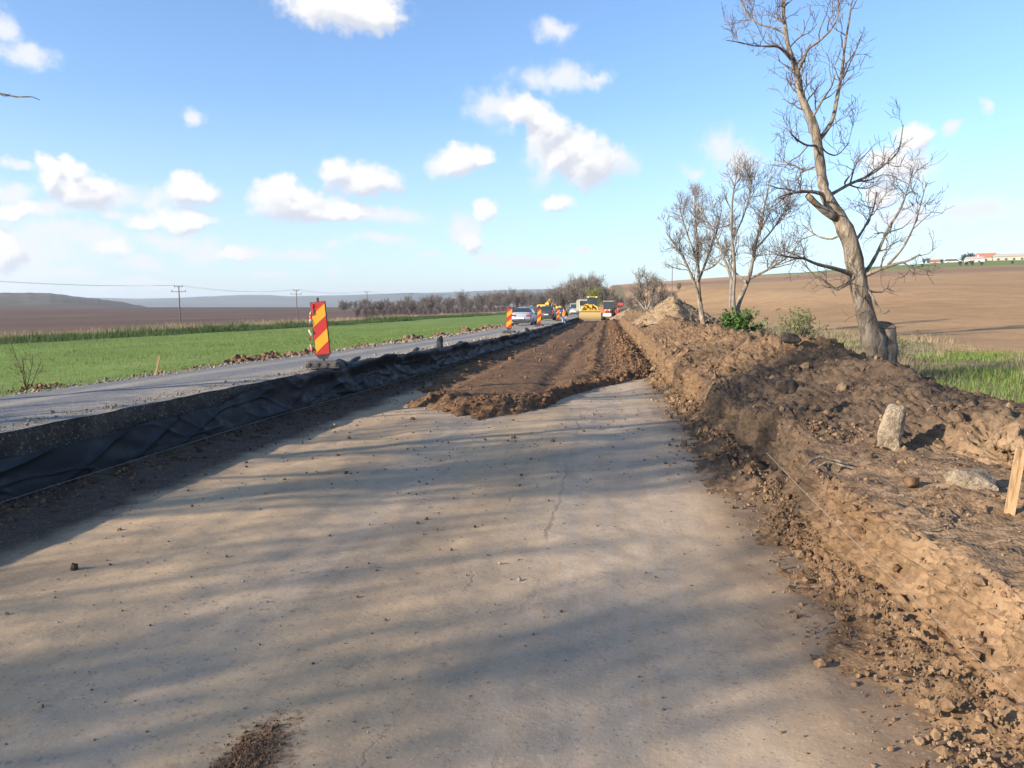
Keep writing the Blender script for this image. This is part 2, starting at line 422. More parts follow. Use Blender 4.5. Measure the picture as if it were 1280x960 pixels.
def field_mat(name, stops, sc, stretch, bands=None, bst=.5, bd=.05, extra=None):
    m, t, b = mat(name, (.2, .2, .1), .95, 0, .1)
    o = t.obj()
    n = t.noise(t.scl(o, stretch), sc, 8, .62, .3)
    c = t.ramp(n, stops)
    n2 = t.noise(o, 3.1, 6, .72); n4 = t.noise(t.scl(o, (1, .6, 1)), .42, 6, .7)
    c = t.mix(.8, c, t.ramp(n4, [(.3, (.8, .79, .77)), (.7, (1.15, 1.15, 1.14))]), 'MULTIPLY')
    c = t.mix(.7, c, t.ramp(n2, [(.3, (.7, .7, .68)), (.7, (1.28, 1.25, 1.2))]), 'MULTIPLY')
    if extra: c = extra(t, o, c)
    t.put(b.inputs['Base Color'], c)
    bump(t, b, n2, bst, bd)
    return m
M_green = field_mat('young_crop', [(.28, (.11, .165, .035)), (.5, (.15, .215, .05)), (.72, (.20, .25, .075))], .22, (1, .45, 1),
    extra=lambda t, o, c: t.mix(t.rng(t.noise(o, .5, 6, .7), .58, .72, 0, .45), c, (.19, .19, .07)))
M_weedg = field_mat('weedy_ground', [(.3, (.07, .10, .03)), (.6, (.13, .13, .06)), (.8, (.22, .18, .10))], .4, (1, .6, 1))
M_dryg = field_mat('dry_grass_ground', [(.3, (.16, .125, .075)), (.6, (.25, .2, .12)), (.8, (.32, .26, .17))], .5, (1, .6, 1))
M_plow = field_mat('dark_ploughed_soil', [(.3, (.10, .064, .048)), (.55, (.14, .09, .068)), (.8, (.19, .125, .095))], .03, (1, .25, 1))
def hill_bands(t, o, c):
    x, y, z = t.sep(o)
    w = t.math('ADD', z, t.math('MULTIPLY', t.math('SUBTRACT', t.noise(o, .012, 5, .6), .5), 9))
    c = t.mix(t.rng(t.math('ABSOLUTE', t.math('SUBTRACT', w, 16)), 1.0, 5.5, .6, 0), c, (.185, .115, .072))
    c = t.mix(t.rng(t.math('ABSOLUTE', t.math('SUBTRACT', w, 24)), .5, 3.5, .5, 0), c, (.36, .235, .135))
    tl = t.noise(t.scl(o, (.9, .06, 0)), 1.0, 3, .5)
    c = t.mix(t.rng(tl, .45, .7, 0, .22), c, (.17, .11, .07))
    top = t.math('ADD', z, t.math('MULTIPLY', t.math('SUBTRACT', t.noise(o, .02, 4, .6), .5), 2))
    d = t.vm('LENGTH', t.scl(o, (1, 1, 0)))
    gf = t.math('MULTIPLY', t.rng(t.math('ADD', d, t.math('MULTIPLY', t.math('SUBTRACT', t.noise(o, .02, 4, .6), .5), 40)), 415, 430), t.rng(x, 110, 160))
    c = t.mix(t.math('MULTIPLY', gf, .9), c, (.13, .19, .05))
    return c
M_tan = field_mat('tilled_slope', [(.3, (.29, .178, .09)), (.5, (.36, .226, .115)), (.75, (.425, .28, .155))], .05, (1, .5, 1), extra=hill_bands)
M_verge = field_mat('verge_soil', [(.3, (.13, .11, .05)), (.55, (.2, .16, .08)), (.8, (.27, .215, .125))], .5, (1, 1, 1))
M_hill = field_mat('wooded_hill', [(.3, (.065, .058, .045)), (.5, (.10, .085, .062)), (.75, (.16, .135, .10))], .012, (1, 1, 3))
M_far = field_mat('far_hills', [(.35, (.06, .07, .06)), (.55, (.11, .12, .09)), (.75, (.2, .19, .14))], .0016, (1, 1, 2))

# ------------------------------------------------------------------ ground sheets
def geo(a, b, d0, k):       # spacing that grows with distance
    r = [a]
    while r[-1] < b: r.append(r[-1] + max(d0, abs(r[-1]) * k))
    r[-1] = b; return np.array(r)
def sheet(name, xs, ys, zfun, m):
    X, Y = np.meshgrid(xs, ys, indexing='ij')
    o = MB().grid(np.stack([X, Y, zfun(X, Y)], -1)).build(name, m, smooth=True)
    return tag(o, kind='structure')
Yall = np.concatenate([-geo(0, 80, 2, .1)[::-1], geo(0, 8200, .35, .028)[1:]])
def strip(name, fa, fb, n, zfun, m, ys=Yall):      # ground between two wavering lines
    A, B = fa(ys), fb(ys); T = np.linspace(0, 1, n) if n < 60 else None
    if T is None:
        g = geo(0, 1, 1.0 / n ** 1.5, .09); T = g / g[-1]
    X = A[None] + (B - A)[None] * T[:, None]; Y = np.broadcast_to(ys[None], X.shape)
    o = MB().grid(np.stack([X, Y, zfun(X, Y)], -1), flip=bool((B < A).all())).build(name, m, smooth=True)
    return tag(o, kind='structure')
cl = lambda v: (lambda y: np.full_like(y, v))
lw1 = lambda y: -26.5 - 1.0 * fbm(y / 30, 0, 0, 2, seed=2) - .004 * y
lw2 = lambda y: -30.5 - .8 * fbm(y / 22, 3, 0, 2, seed=3) - .004 * y
lw3 = lambda y: -38.0 - 1.5 * fbm(y / 40, 5, 0, 2, seed=4) - .02 * np.clip(y, 0, 400)
strip('green_field', cl(XL + .25), lw1, 40, zl, M_green)
strip('weedy_verge', lw1, lw2, 8, zl, M_weedg)
strip('dry_verge', lw2, lw3, 8, zl, M_dryg)
strip('ploughed_field', lw3, cl(-6000.0), 90, zl, M_plow)
rv = lambda y: 8.2 + .9 * fbm(y / 6, 1, 0, 3, seed=6) + .012 * np.clip(y, 0, 300)
strip('grass_verge', cl(3.9), rv, 30, zr, M_verge)
strip('tilled_field', rv, cl(5200.0), 110, zr, M_tan)
def zmid(X, Y):
    w = sst(-8.4, 3.9, X); return zl(X, Y) * (1 - w) + zr(X, Y) * w
sheet('ground', np.linspace(XL - .1, 3.9, 10), geo(300, 8200, 6, .05), zmid, M_tan)

# far ridges
def ridge(name, px, py, dist, thick, m, dz=.0):
    d = np.array([ray(p, HZ) for p in px]); h = np.hypot(d[:, 0], d[:, 1]); ux, uy = d[:, 0] / h, d[:, 1] / h
    t = np.linspace(0, 1, 140); q = np.interp(t, np.linspace(0, 1, len(px)), ux), np.interp(t, np.linspace(0, 1, len(px)), uy)
    top = np.array([elev(b, a, dist) for a, b in zip(px, py)]); top = smooth_interp(t, np.linspace(0, 1, len(px)), top, .03)
    top = top + dist * .0005 * fbm(t * 26, dist / 100, 0, 5, .6, seed=31)
    prof = [(-1, -.25), (-.75, .22), (-.5, .55), (-.25, .85), (0, 1), (.4, .8), (1, -.2)]
    P = []
    for (o_, k) in prof:
        rr = dist + o_ * thick
        P.append(np.c_[q[0] * rr, q[1] * rr, -3 + (top + 3) * k + dist * .0004 * fbm(t * 9, o_ * 3, 0, 2, seed=33) * (1 - abs(o_))])
    return tag(MB().grid(np.array(P)).build(name, m, smooth=True), kind='structure')
ridge('hill', [-420, -250, -100, 0, 60, 110, 150, 185, 215], [378, 370, 366, 366, 366, 371, 377, 384, 392], 1500, 420, M_hill)
ridge('far_hills', [-500, -200, 60, 160, 240, 300, 360, 420, 520, 640, 760, 900, 1100], [362, 366, 372, 374, 371, 368, 370, 369, 366, 362, 360, 366, 374], 5200, 1300, M_far)

# ------------------------------------------------------------------ roadbed
xs = np.linspace(-4.85, 1.36, 150)
ys = np.concatenate([np.linspace(-14, 2, 40), geo(2, 420, .03, .006)[1:]])
X, Y = np.meshgrid(xs, ys, indexing='ij')
Z = zf(Y) + .014 * fbm(X * 1.1, Y * .45, 0, 4, seed=40) + .004 * fbm(X * 7, Y * 5, 0, 3, seed=41) \
    - .012 * np.exp(-((X - .2) / .35) ** 2) - .012 * np.exp(-((X + 1.75) / .3) ** 2) \
    + .03 * sst(.75, .25, X - xw(Y)) * (1 + billow(X * 5, Y * 5, 0, 3, seed=42))
struct(MB().grid(np.stack([X, Y, Z], -1)), 'excavated_roadbed', M_bed, True)
def bedz(x, y): return zf(y) + .014 * fbm(x * 1.1, y * .45, 0, 4, seed=40) - .012 * np.exp(-((x - .2) / .35) ** 2) - .012 * np.exp(-((x + 1.75) / .3) ** 2)

# ------------------------------------------------------------------ old road and its cut face
ys = np.concatenate([np.linspace(-60, 2, 60), geo(2, 420, .05, .008)[1:]])
xs = np.linspace(0, 1, 40)
edge = xw(ys) + .035 * fbm(ys * 2.2, 0, 0, 4, .6, seed=50)
A = edge[None] + (XL - edge)[None] * xs[:, None]; Y = np.broadcast_to(ys[None], A.shape)
Z = zo(Y) - .16 * xs[:, None] + .03 * np.sin(xs * math.pi)[:, None] + .008 * fbm(A * 1.5, Y * .6, 0, 4, seed=51)
P = np.stack([A, Y, Z], -1)
struct(MB().grid(P, flip=True), 'old_road', M_asph, True)
top = P[0]
k = np.linspace(0, 1, 14)[:, None]
bx = top[:, 0] + (xw(ys) + .14 - top[:, 0]) * k ** 1.2
bz = top[:, 2] + (zf(ys) - .03 - top[:, 2]) * k
by = np.broadcast_to(ys[None], bx.shape)
dsp = (.03 * billow(by * 6, bz * 6, bx, 4, .6, seed=52)) * np.sin(np.clip(k * 1.4, 0, 1) * math.pi)
dsp[0] = 0
struct(MB().grid(np.stack([bx + dsp, by, bz], -1)), 'cut_bank', M_cut, True)

# ------------------------------------------------------------------ earth bank on the right
CR = ([-6, 3, 5.0, 5.7, 7, 9, 12, 17, 24, 30, 38, 45, 60, 80, 110, 140], [1.0, .98, .97, .90, .80, .655, .53, .55, .70, .55, .5, .52, .40, .34, .6, 1.0])
def bank_rows(ys):
    f0 = zf(ys); g0 = zg(ys); n = len(ys)
    w1 = fbm(ys * .9, 1, 0, 4, seed=60); w2 = fbm(ys * 1.3, 7, 0, 4, seed=61)
    fx = np.interp(ys, [-6, 2.6, 3.4, 4.5, 5.4, 5.95, 6.2, 6.5, 8.2, 8.5, 11, 16, 30, 60, 140], [1.6, 1.56, 1.46, 1.42, 1.40, 1.40, 1.54, 1.58, 1.58, 1.40, 1.36, 1.22, 1.42, 1.5, 1.6]) + .05 * w1
    crest = CAMZ - np.interp(ys, *CR) + .05 * w2 + .05 * fbm(ys * .5, 2, 0, 2, seed=62)
    near = 1 - sst(5.6, 6.6, ys)
    lx = fx + .3 + (1.15 + .1 * w2) * near
    cx = 3.0 + .15 * w1
    toe = np.interp(ys, [-6, 2, 4, 6, 6.6, 8.2, 9, 12, 20, 140], [1.08, 1.1, 1.18, 1.18, 1.08, 1.06, 1.12, 1.06, 1.05, 1.1]) + .05 * w2
    H = g0 - f0
    pts = [(toe - .28, f0 - .03), (toe, f0 + .012), (fx - .12, f0 + .055), (fx - .035, f0 + .11),
           (fx + .035, g0 - .035), (fx + .075, g0 + .0), (lx, g0 + .015 + .05 * (1 - near)), (lx + (cx - lx) * .55, g0 + (crest - g0) * .62),
           (cx - .2, crest - .015), (cx + .15, crest - .01), (cx + .65, (crest + g0) / 2), (cx + 1.2, g0 + .0), (cx + 1.7, g0 - .2)]
    return np.array([[p[0] + 0 * ys, p[1] + 0 * ys] for p in pts])       # ctrl, 2, n
def worley(x, y, z, seed):
    x, y, z = np.broadcast_arrays(np.asarray(x, float) + 1000, np.asarray(y, float) + 1000, np.asarray(z, float) + 1000)
    ix, iy, iz = np.floor(x).astype(np.int64), np.floor(y).astype(np.int64), np.floor(z).astype(np.int64)
    best = np.zeros_like(x)
    for dx in (-1, 0, 1):
        for dy in (-1, 0, 1):
            for dz in (-1, 0, 1):
                a, b, c = ix + dx, iy + dy, iz + dz
                px, py, pz = a + _hash(a, b, c, seed), b + _hash(a, b, c, seed + 1), c + _hash(a, b, c, seed + 2)
                r = .25 + .5 * _hash(a, b, c, seed + 3) ** 2
                h = np.sqrt(np.maximum(0, r * r - ((x - px) ** 2 + (y - py) ** 2 + (z - pz) ** 2)))
                best = np.maximum(best, h)
    return best
def bank_surface(ys):
    C = bank_rows(ys); ns = [8, 12, 8, 30, 10, 30, 40, 24, 10, 14, 10, 6]
    seg = []; rough = []
    rw = [.15, .5, .9, .8, .45, .4, .8, 1, 1, 1, .9, .5, .2]
    for i, m in enumerate(ns):
        t = np.linspace(0, 1, m, endpoint=False)[:, None, None]
        seg.append(C[i] + (C[i + 1] - C[i]) * t); rough.append(np.linspace(rw[i], rw[i + 1], m, endpoint=False))
    seg.append(C[-1:]); rough.append([.2])
    Q = np.concatenate(seg); r = np.concatenate(rough)
    for _ in range(1): Q[1:-1] = (Q[:-2] + 2 * Q[1:-1] + Q[2:]) / 4
    X, Z = Q[:, 0], Q[:, 1]; Y = np.broadcast_to(ys[None], X.shape)
    dx = np.gradient(X, axis=0); dz = np.gradient(Z, axis=0); L = np.hypot(dx, dz) + 1e-9
    nx, nz = -dz / L, dx / L
    near = (1 - sst(5.6, 6.6, Y)); flat = near * sst(.75, .97, nz) * sst(1.5, 1.7, X) * (1 - sst(2.5, 2.9, X))
    a = r[:, None] * (1 - .58 * flat)
    big = .085 * fbm(X * 1.9, Y * 1.9, Z * 1.9, 2, seed=70)
    mid = .055 * billow(X * 4.3, Y * 4.3, Z * 4.3, 3, .55, seed=71)
    fin = .020 * billow(X * 14, Y * 14, Z * 14, 3, .6, seed=72)
    vert = (.05 * fbm(Y * 6.5, X * 2, Z * 1.4, 3, .6, seed=73) + .035 * billow(Y * 9, X * 9, Z * 5, 3, .65, seed=98) + .02 * fbm(Y * 26, X * 26, Z * 16, 3, .6, seed=99)) * (1 - sst(.3, .7, nz))
    wx = .5 * vnoise(X * 6, Y * 6, Z * 6, 78); lum = np.clip(fbm(X * 1.1, Y * 1.1, Z, 2, seed=79) + .45, .1, 1.2)
    cld = lum * ((.09 * sst(.1, .5, vnoise(X * .8, Y * .8, 0, 130)) + .03) * worley(X * 5 + wx, Y * 5 + wx, Z * 6, 76) + .085 * worley(X * 12 + wx, Y * 12, Z * 13 + wx, 77))
    D = a * (big + .5 * mid + fin + vert + cld - .03) + .012 * fbm(X * 5, Y * 5, Z * 5, 4, .6, seed=74) + .008 * (1 - sst(8, 14, Y)) * (billow(X * 22, Y * 22, Z * 22, 3, .65, seed=100) + 4 * worley(X * 26, Y * 26, Z * 26, 120))
    slump = .10 * np.exp(-((Y - 7.3) / 1.0) ** 2) * np.exp(-((X - 1.35) / .35) ** 2) * (.6 + billow(X * 5, Y * 5, Z * 5, 2, seed=75))
    return np.stack([X + nx * D, Y + 0 * X, Z + nz * D + slump], -1), a
ysb = np.concatenate([np.linspace(-6, 2.2, 90), geo(2.2, 140, .0115, .0042)[1:]])
PB, AB = bank_surface(ysb)
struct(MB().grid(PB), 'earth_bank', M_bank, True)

# ------------------------------------------------------------------ loose fill spread on the roadbed
FRONT = np.array([at_z(px, py, zf(15.0) if py < 500 else zf(13.0))[:2] for px, py in
    [(494, 500), (505, 511), (540, 519), (575, 523), (610, 523), (645, 521), (672, 515), (694, 505), (716, 496), (738, 488), (762, 480), (790, 473), (815, 471), (832, 474)]])
def front_y(x): return np.interp(x, FRONT[:, 0], FRONT[:, 1])
LE = ([11, 13.3, 20, 38, 60, 140], [-3.4, -3.4, -3.75, -3.95, -3.98, -3.98])
xs = np.linspace(-4.85, 1.5, 190); ys = geo(9.6, 135, .03, .0042)
X, Y = np.meshgrid(xs, ys, indexing='ij')
def fill_h(X, Y):
    fy = front_y(X) + .35 * fbm(X * 1.6, Y * .3, 0, 4, .6, seed=80)
    le = np.interp(Y, *LE) + .25 * fbm(Y * .8, X * .5, 0, 4, .6, seed=81)
    e = np.minimum((Y - fy) / 1.1, (X - le) / .6); e = np.minimum(e, (1.25 + .2 * fbm(Y * .6, 4, 0, 3, seed=82) - X) / .4)
    body = np.clip(e, 0, 1); body = 1 - (1 - body) ** 1.8
    th = (.13 + .03 * fbm(X * .7, Y * .25, 0, 3, seed=83)) * (1 - .5 * sst(-1.6, .4, X) * sst(5, 1, Y - fy))
    berm = .06 * (1 - .75 * sst(-1.8, .2, X)) * np.exp(-((Y - fy - .9) / .7) ** 2) * (.7 + .6 * billow(X * 1.6, Y * 1.6, 0, 2, seed=84))
    rb = .085 * np.exp(-((X - .55 - .2 * fbm(Y * .3, 9, 0, 3, seed=85)) / .33) ** 2) * sst(17, 21, Y) * (1 - .6 * sst(50, 80, Y))
    rut = -.07 * sum(np.exp(-((X - c - .12 * fbm(Y * .15, c, 0, 2, seed=86)) / .22) ** 2) for c in (-3.0, -1.1)) * sst(1.0, 3.0, Y - fy)
    rid = .05 * np.exp(-((X + .35 - .1 * fbm(Y * .2, 3, 0, 2, seed=96)) / .2) ** 2) * sst(1, 3, Y - fy) * (1 + billow(X * 3, Y * 3, 0, 2, seed=97))
    lug = .012 * np.sin(Y * 14) * sum(np.exp(-((X - c) / .2) ** 2) for c in (-3.0, -1.1))
    loose = sst(2.2, .3, Y - fy) + np.exp(-((X - .6) / .45) ** 2) + sst(.8, .1, X - le) * .7 + .22
    clod = loose * (.034 * billow(X * 4.5, Y * 4.5, 0, 3, .6, seed=87) + .02 * billow(X * 13, Y * 13, 0, 3, .6, seed=88))
    return body * (th + berm + rb + rut + rid + lug + clod) - .05 * (1 - body), body, loose
Hh, body, loose = fill_h(X, Y)
struct(MB().grid(np.stack([X, Y, zf(Y) + Hh], -1)), 'spread_soil', M_fill, True)

# ------------------------------------------------------------------ clods, stones and gravel
def ico(sub, seed, amp, sq=(1, 1, .75)):
    bm = bmesh.new(); bmesh.ops.create_icosphere(bm, subdivisions=sub, radius=1.0)
    V = np.array([v.co for v in bm.verts]); Fc = np.array([[v.index for v in f.verts] for f in bm.faces]); bm.free()
    d = 1 + amp * fbm(V[:, 0] * 1.3, V[:, 1] * 1.3, V[:, 2] * 1.3 + seed * 7, 3, .6, seed=seed)
    return V * d[:, None] * np.array(sq), Fc
ROCKS = [ico(1, i, .55) for i in range(8)]; ROCKS2 = [ico(2, i + 20, .5) for i in range(6)]
def scatter(name, P, size, mats, rocks=ROCKS, sink=.25, kind='stuff'):
    """many clods as one uncountable mass"""
    mb = MB(); n = len(P)
    q = rng.normal(size=(n, 4)); q /= np.linalg.norm(q, axis=1)[:, None]
    w, x, y, z = q.T
    Rm = np.stack([1 - 2 * (y * y + z * z), 2 * (x * y - z * w), 2 * (x * z + y * w), 2 * (x * y + z * w), 1 - 2 * (x * x + z * z), 2 * (y * z - x * w),
                   2 * (x * z - y * w), 2 * (y * z + x * w), 1 - 2 * (x * x + y * y)], -1).reshape(n, 3, 3)
    which = rng.integers(0, len(rocks), n); mi = rng.integers(0, len(mats), n)
    for k, (V, Fc) in enumerate(rocks):
        for m in range(len(mats)):
            i = np.where((which == k) & (mi == m))[0]
            if not len(i): continue
            W = np.einsum('nij,vj->nvi', Rm[i], V) * size[i, None, None] + P[i, None] + np.array([0, 0, 1.0]) * (size[i] * (.6 - sink))[:, None, None]
            Fx = (Fc[None] + (np.arange(len(i)) * len(V))[:, None, None]).reshape(-1, 3)
            mb.add(W.reshape(-1, 3), [Fx], m)
    return tag(mb.build(name, mats), kind=kind)
def pick(P, W, n):
    w = W.ravel() / W.sum(); i = rng.choice(w.size, n, p=w); return P.reshape(-1, 3)[i]
# on the bank: weight by screen share so near and far read alike
Yb = PB[:, :, 1]; Xb = PB[:, :, 0]
area = np.gradient(Yb, axis=1) * .03
wb = AB ** 1.5 * area / np.maximum(Yb, 2.5) ** 1.1 * (Yb > 1.6) * (.25 + np.clip(billow(Xb * 1.2, Yb * 1.2, 0, 2, seed=90) + .4, 0, 2))
P = pick(PB, wb, 7000) + rng.normal(0, .006, (7000, 3))
sz = np.exp(rng.normal(math.log(.0075), .7, 7000)).clip(.003, .06) * np.clip(P[:, 1] / 7, .75, 2.4)
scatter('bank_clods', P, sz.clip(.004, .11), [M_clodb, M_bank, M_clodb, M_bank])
wl2 = np.exp(-((Xb - 2.0) / .7) ** 2) * (Yb > 1.8) * (Yb < 7) * np.gradient(Yb, axis=1) * (.2 + np.clip(billow(Xb * 1.6, Yb * 1.6, 0, 2, seed=94) + .3, 0, 2))
P = pick(PB, wl2, 5200) + rng.normal(0, .004, (5200, 3))
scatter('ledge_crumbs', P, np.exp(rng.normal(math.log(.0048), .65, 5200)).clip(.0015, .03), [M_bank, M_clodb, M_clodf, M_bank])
# debris at the foot of the bank on the roadbed
n = 6500
y = 2.2 + rng.random(n) ** 1.6 * 30; x = 1.32 - np.abs(rng.normal(0, .17, n)) * (1 + .5 * (np.abs(y - 7.3) < 1)); 
P = np.c_[x, y, np.maximum(bedz(x, y), zf(y) + .14 * sst(1.0, 1.35, x))]
sz = np.exp(rng.normal(math.log(.0062), .65, n)).clip(.002, .045) * np.clip(y / 6, .7, 2)
scatter('foot_debris', P, sz, [M_clodb, M_bank, M_clodb, M_clodf])
# on the fill
wl = body * np.clip(loose, .08, 1.4) ** 2.2 * np.gradient(Y, axis=1) / Y ** .9
P = pick(np.stack([X, Y, zf(Y) + Hh], -1), wl, 6500) + rng.normal(0, .012, (6500, 3))
sz = np.exp(rng.normal(math.log(.014), .6, 6500)).clip(.005, .07) * np.clip(P[:, 1] / 17, .8, 1.8)
scatter('fill_clods', P, sz, [M_clodf, M_fill], ROCKS2[:3] + ROCKS[:3])
# strewn on the roadbed: soil crumbs in the trench margin and little stones
n = 2600
y = 3.5 + rng.random(n) ** 1.5 * 25; x = xw(y) + .1 + np.abs(rng.normal(0, .34, n))
P = np.c_[x, y, bedz(x, y) + .03 * sst(.75, .25, x - xw(y))]
scatter('trench_crumbs', P, np.exp(rng.normal(math.log(.014), .6, n)).clip(.004, .028), [M_clodf, M_clodd])
n = 2300
y = 1.7 + rng.random(n) ** 1.7 * 15; x = rng.uniform(-4.2, 1.1, n)
keep = billow(x * .8, y * .8, 0, 2, seed=91) + rng.random(n) > .35; x, y = x[keep], y[keep]
P = np.c_[x, y, bedz(x, y)]
scatter('road_grit', P, np.exp(rng.normal(math.log(.0042), .5, len(x))).clip(.002, .018) * np.clip(y / 4, .8, 2.2), [M_clodb, M_stone, M_clodf])
# old road: stones along the cut edge and the gravel shoulder on its far side
n = 2600
y = 5 + rng.random(n) ** 1.7 * 70; x = xw(y) - .08 - np.abs(rng.normal(0, .28, n))
P = np.c_[x, y, zo(y) - .16 * (x - xw(y)) / (XL - xw(y)) + .012]
scatter('edge_gravel', P, np.exp(rng.normal(math.log(.009), .5, n)).clip(.004, .035) * np.clip(y / 12, .8, 2), [M_stone, M_stone, M_clodp])
n = 5200
y = 7 + rng.random(n) ** 1.7 * 80; x = XL + .12 + rng.normal(0, .17, n)
P = np.c_[x, y, zo(y) - .15]
scatter('shoulder_gravel', P, np.exp(rng.normal(math.log(.011), .5, n)).clip(.005, .04) * np.clip(y / 14, .8, 2.5), [M_stone, M_clodp, M_stone])
n = 2600
y = 8 + rng.random(n) ** 1.4 * 75; x = XL - .35 + rng.normal(0, .13, n)
lump = np.clip(fbm(y * .7, 2, 0, 3, seed=92) + .35, .05, 1.5)
P = np.c_[x, y, zl(x, y) + .02]
scatter('turf_clods', P, np.exp(rng.normal(math.log(.027), .55, n)).clip(.008, .08) * lump * np.clip(y / 16, .9, 2.2), [M_clodf, M_clodb], ROCKS2[:4])
# little spill of brown soil on the roadbed in the foreground
c = at_z(318, 935, zf(3)); th = rng.random(2600) * 2 * math.pi; rr = np.abs(rng.normal(0, 1, 2600))
x = c[0] + .055 * rr * np.cos(th); y = c[1] + .15 * rr * np.sin(th) - .05
P = np.c_[x, y, bedz(x, y)]
scatter('soil_spill', P, np.exp(rng.normal(math.log(.0026), .5, 2600)).clip(.001, .010), [M_clodf, M_fill])
# ------------------------------------------------------------------ bark and twigs
def bark_mat(name, lo, hi, sc=14, st=(1, 1, .22), b_=.9, red=0.0):
    m, t, b = mat(name, lo, .95, 0, .12)
    o = t.obj(); n = t.noise(t.scl(o, st), sc, 6, .7, .4); n2 = t.noise(o, 2.2, 4)
    c = t.ramp(n, [(.33, tuple(v * .33 for v in lo)), (.47, lo), (.68, hi)])
    if red: c = t.mix(t.rng(t.noise(t.scl(o, (1, 1, .5)), 3.1, 5, .7), .56, .68, 0, red), c, (.30, .15, .07))
    c = t.mix(t.rng(n2, .4, .7, 0, .4), c, tuple(v * .6 for v in lo))
    t.put(b.inputs['Base Color'], c); bump(t, b, n, b_, .05); return m
M_bark = bark_mat('walnut_bark', (.195, .155, .115), (.40, .33, .255), 13, (1, 1, .28), 1.0, red=.7)
M_twig = bark_mat('twig_bark', (.14, .11, .095), (.24, .20, .175), 20)
M_twig2 = bark_mat('pale_twig_bark', (.17, .14, .115), (.29, .25, .21), 20)
M_barkp = bark_mat('pale_bark', (.21, .175, .135), (.36, .315, .255))
M_cutwood = bark_mat('cut_wood', (.42, .27, .17), (.58, .41, .28), 12, (1, 1, 1), .4)
M_woods = bark_mat('far_wood_twigs', (.15, .12, .098), (.23, .19, .16), 3, (1, 1, 1), .2)
M_woodt = bark_mat('far_wood_trunk', (.11, .09, .075), (.2, .17, .14), 6)
def leaf_mat(name, lo, hi, sc=3.0):
    m, t, b = mat(name, lo, .7, 0, .25)
    o = t.obj(); n = t.noise(o, sc, 4, .7)
    t.put(b.inputs['Base Color'], t.ramp(n, [(.3, lo), (.7, hi)]))
    b.inputs['Subsurface Weight'].default_value = 0
    # light coming through thin leaves
    tr = t.n('ShaderNodeBsdfTranslucent'); t.put(tr.inputs['Color'], t.ramp(n, [(.3, lo), (.7, hi)]))
    mx = t.n('ShaderNodeMixShader', {0: .3}); out = m.node_tree.nodes['Material Output']
    t.put(mx.inputs[1], b.outputs[0]); t.put(mx.inputs[2], tr.outputs[0]); t.put(out.inputs[0], mx.outputs[0])
    return m
M_leaf = leaf_mat('bush_leaves', (.045, .105, .02), (.11, .2, .04))
M_leafy = leaf_mat('sparse_leaves', (.12, .15, .045), (.22, .235, .085))
M_grass = leaf_mat('grass_blades', (.12, .18, .038), (.19, .25, .065), .8)
M_grassd = leaf_mat('dark_weed_blades', (.04, .075, .022), (.09, .13, .04), .4)
M_straw = leaf_mat('dry_blades', (.2, .16, .09), (.36, .29, .17), .6)
M_willow = leaf_mat('new_willow_leaves', (.15, .17, .045), (.25, .26, .075), .5)

def unit(v): return v / (np.linalg.norm(v) + 1e-12)
def path(p, d, L, nseg, wob, up, rs):
    P = [p]; d = unit(d)
    for i in range(nseg):
        d = unit(d + rs.normal(0, wob, 3) + np.array([0, 0, up]))
        P.append(P[-1] + d * L / nseg)
    return np.array(P)
def grow(out, P, r, lev, maxlev, rs, cfg):
    """spawn children along a branch: out gets (level, points, radii)"""
    out.append((lev, P, r))
    if lev >= maxlev: return
    seg = np.linalg.norm(np.diff(P, axis=0), axis=1); L = seg.sum(); cum = np.r_[0, np.cumsum(seg)] / L
    n = rs.poisson(cfg['dens'][lev] * L) + cfg['min'][lev]
    for _ in range(n):
        t = cfg['t0'][lev] + (1 - cfg['t0'][lev]) * rs.random() ** .8
        i = min(np.searchsorted(cum, t) - 1, len(P) - 2); i = max(i, 0)
        f = (t - cum[i]) / max(cum[i + 1] - cum[i], 1e-9)
        p = P[i] * (1 - f) + P[i + 1] * f; tan = unit(P[i + 1] - P[i]); rr = r[i] * (1 - f) + r[i + 1] * f
        ax = unit(np.cross(tan, rs.normal(size=3))); ang = R(rs.uniform(*cfg['ang']))
        d = tan * math.cos(ang) + ax * math.sin(ang) + np.array([0, 0, cfg['up'] * .6])
        l = cfg['len'][lev] * rs.uniform(.45, 1.15) * (1.15 - .55 * t)
        r0 = max(min(rr * .62, cfg['rmax'][lev]), cfg['tip'])
        ns = 6 if lev < maxlev - 1 else 4
        Q = path(p, d, l, ns, cfg['wob'], cfg['up'] * .22, rs)
        grow(out, Q, np.linspace(r0, max(cfg['tip'], r0 * .3), len(Q)), lev + 1, maxlev, rs, cfg)
CFG = dict(dens=[4.0, 4.8, 5.6, 5], min=[1, 2, 1, 0], t0=[.12, .12, .12, .2], ang=(28, 68), up=.30, wob=.24, len=[.64, .42, .24, .2], rmax=[.014, .0085, .0058, .004], tip=.0030)
def put_branches(mb, L, sides=(8, 5, 4, 3, 3)):
    for lev, P, r in L: mb.tube(P, r, sides[min(lev, 4)], cap=lev < 2)
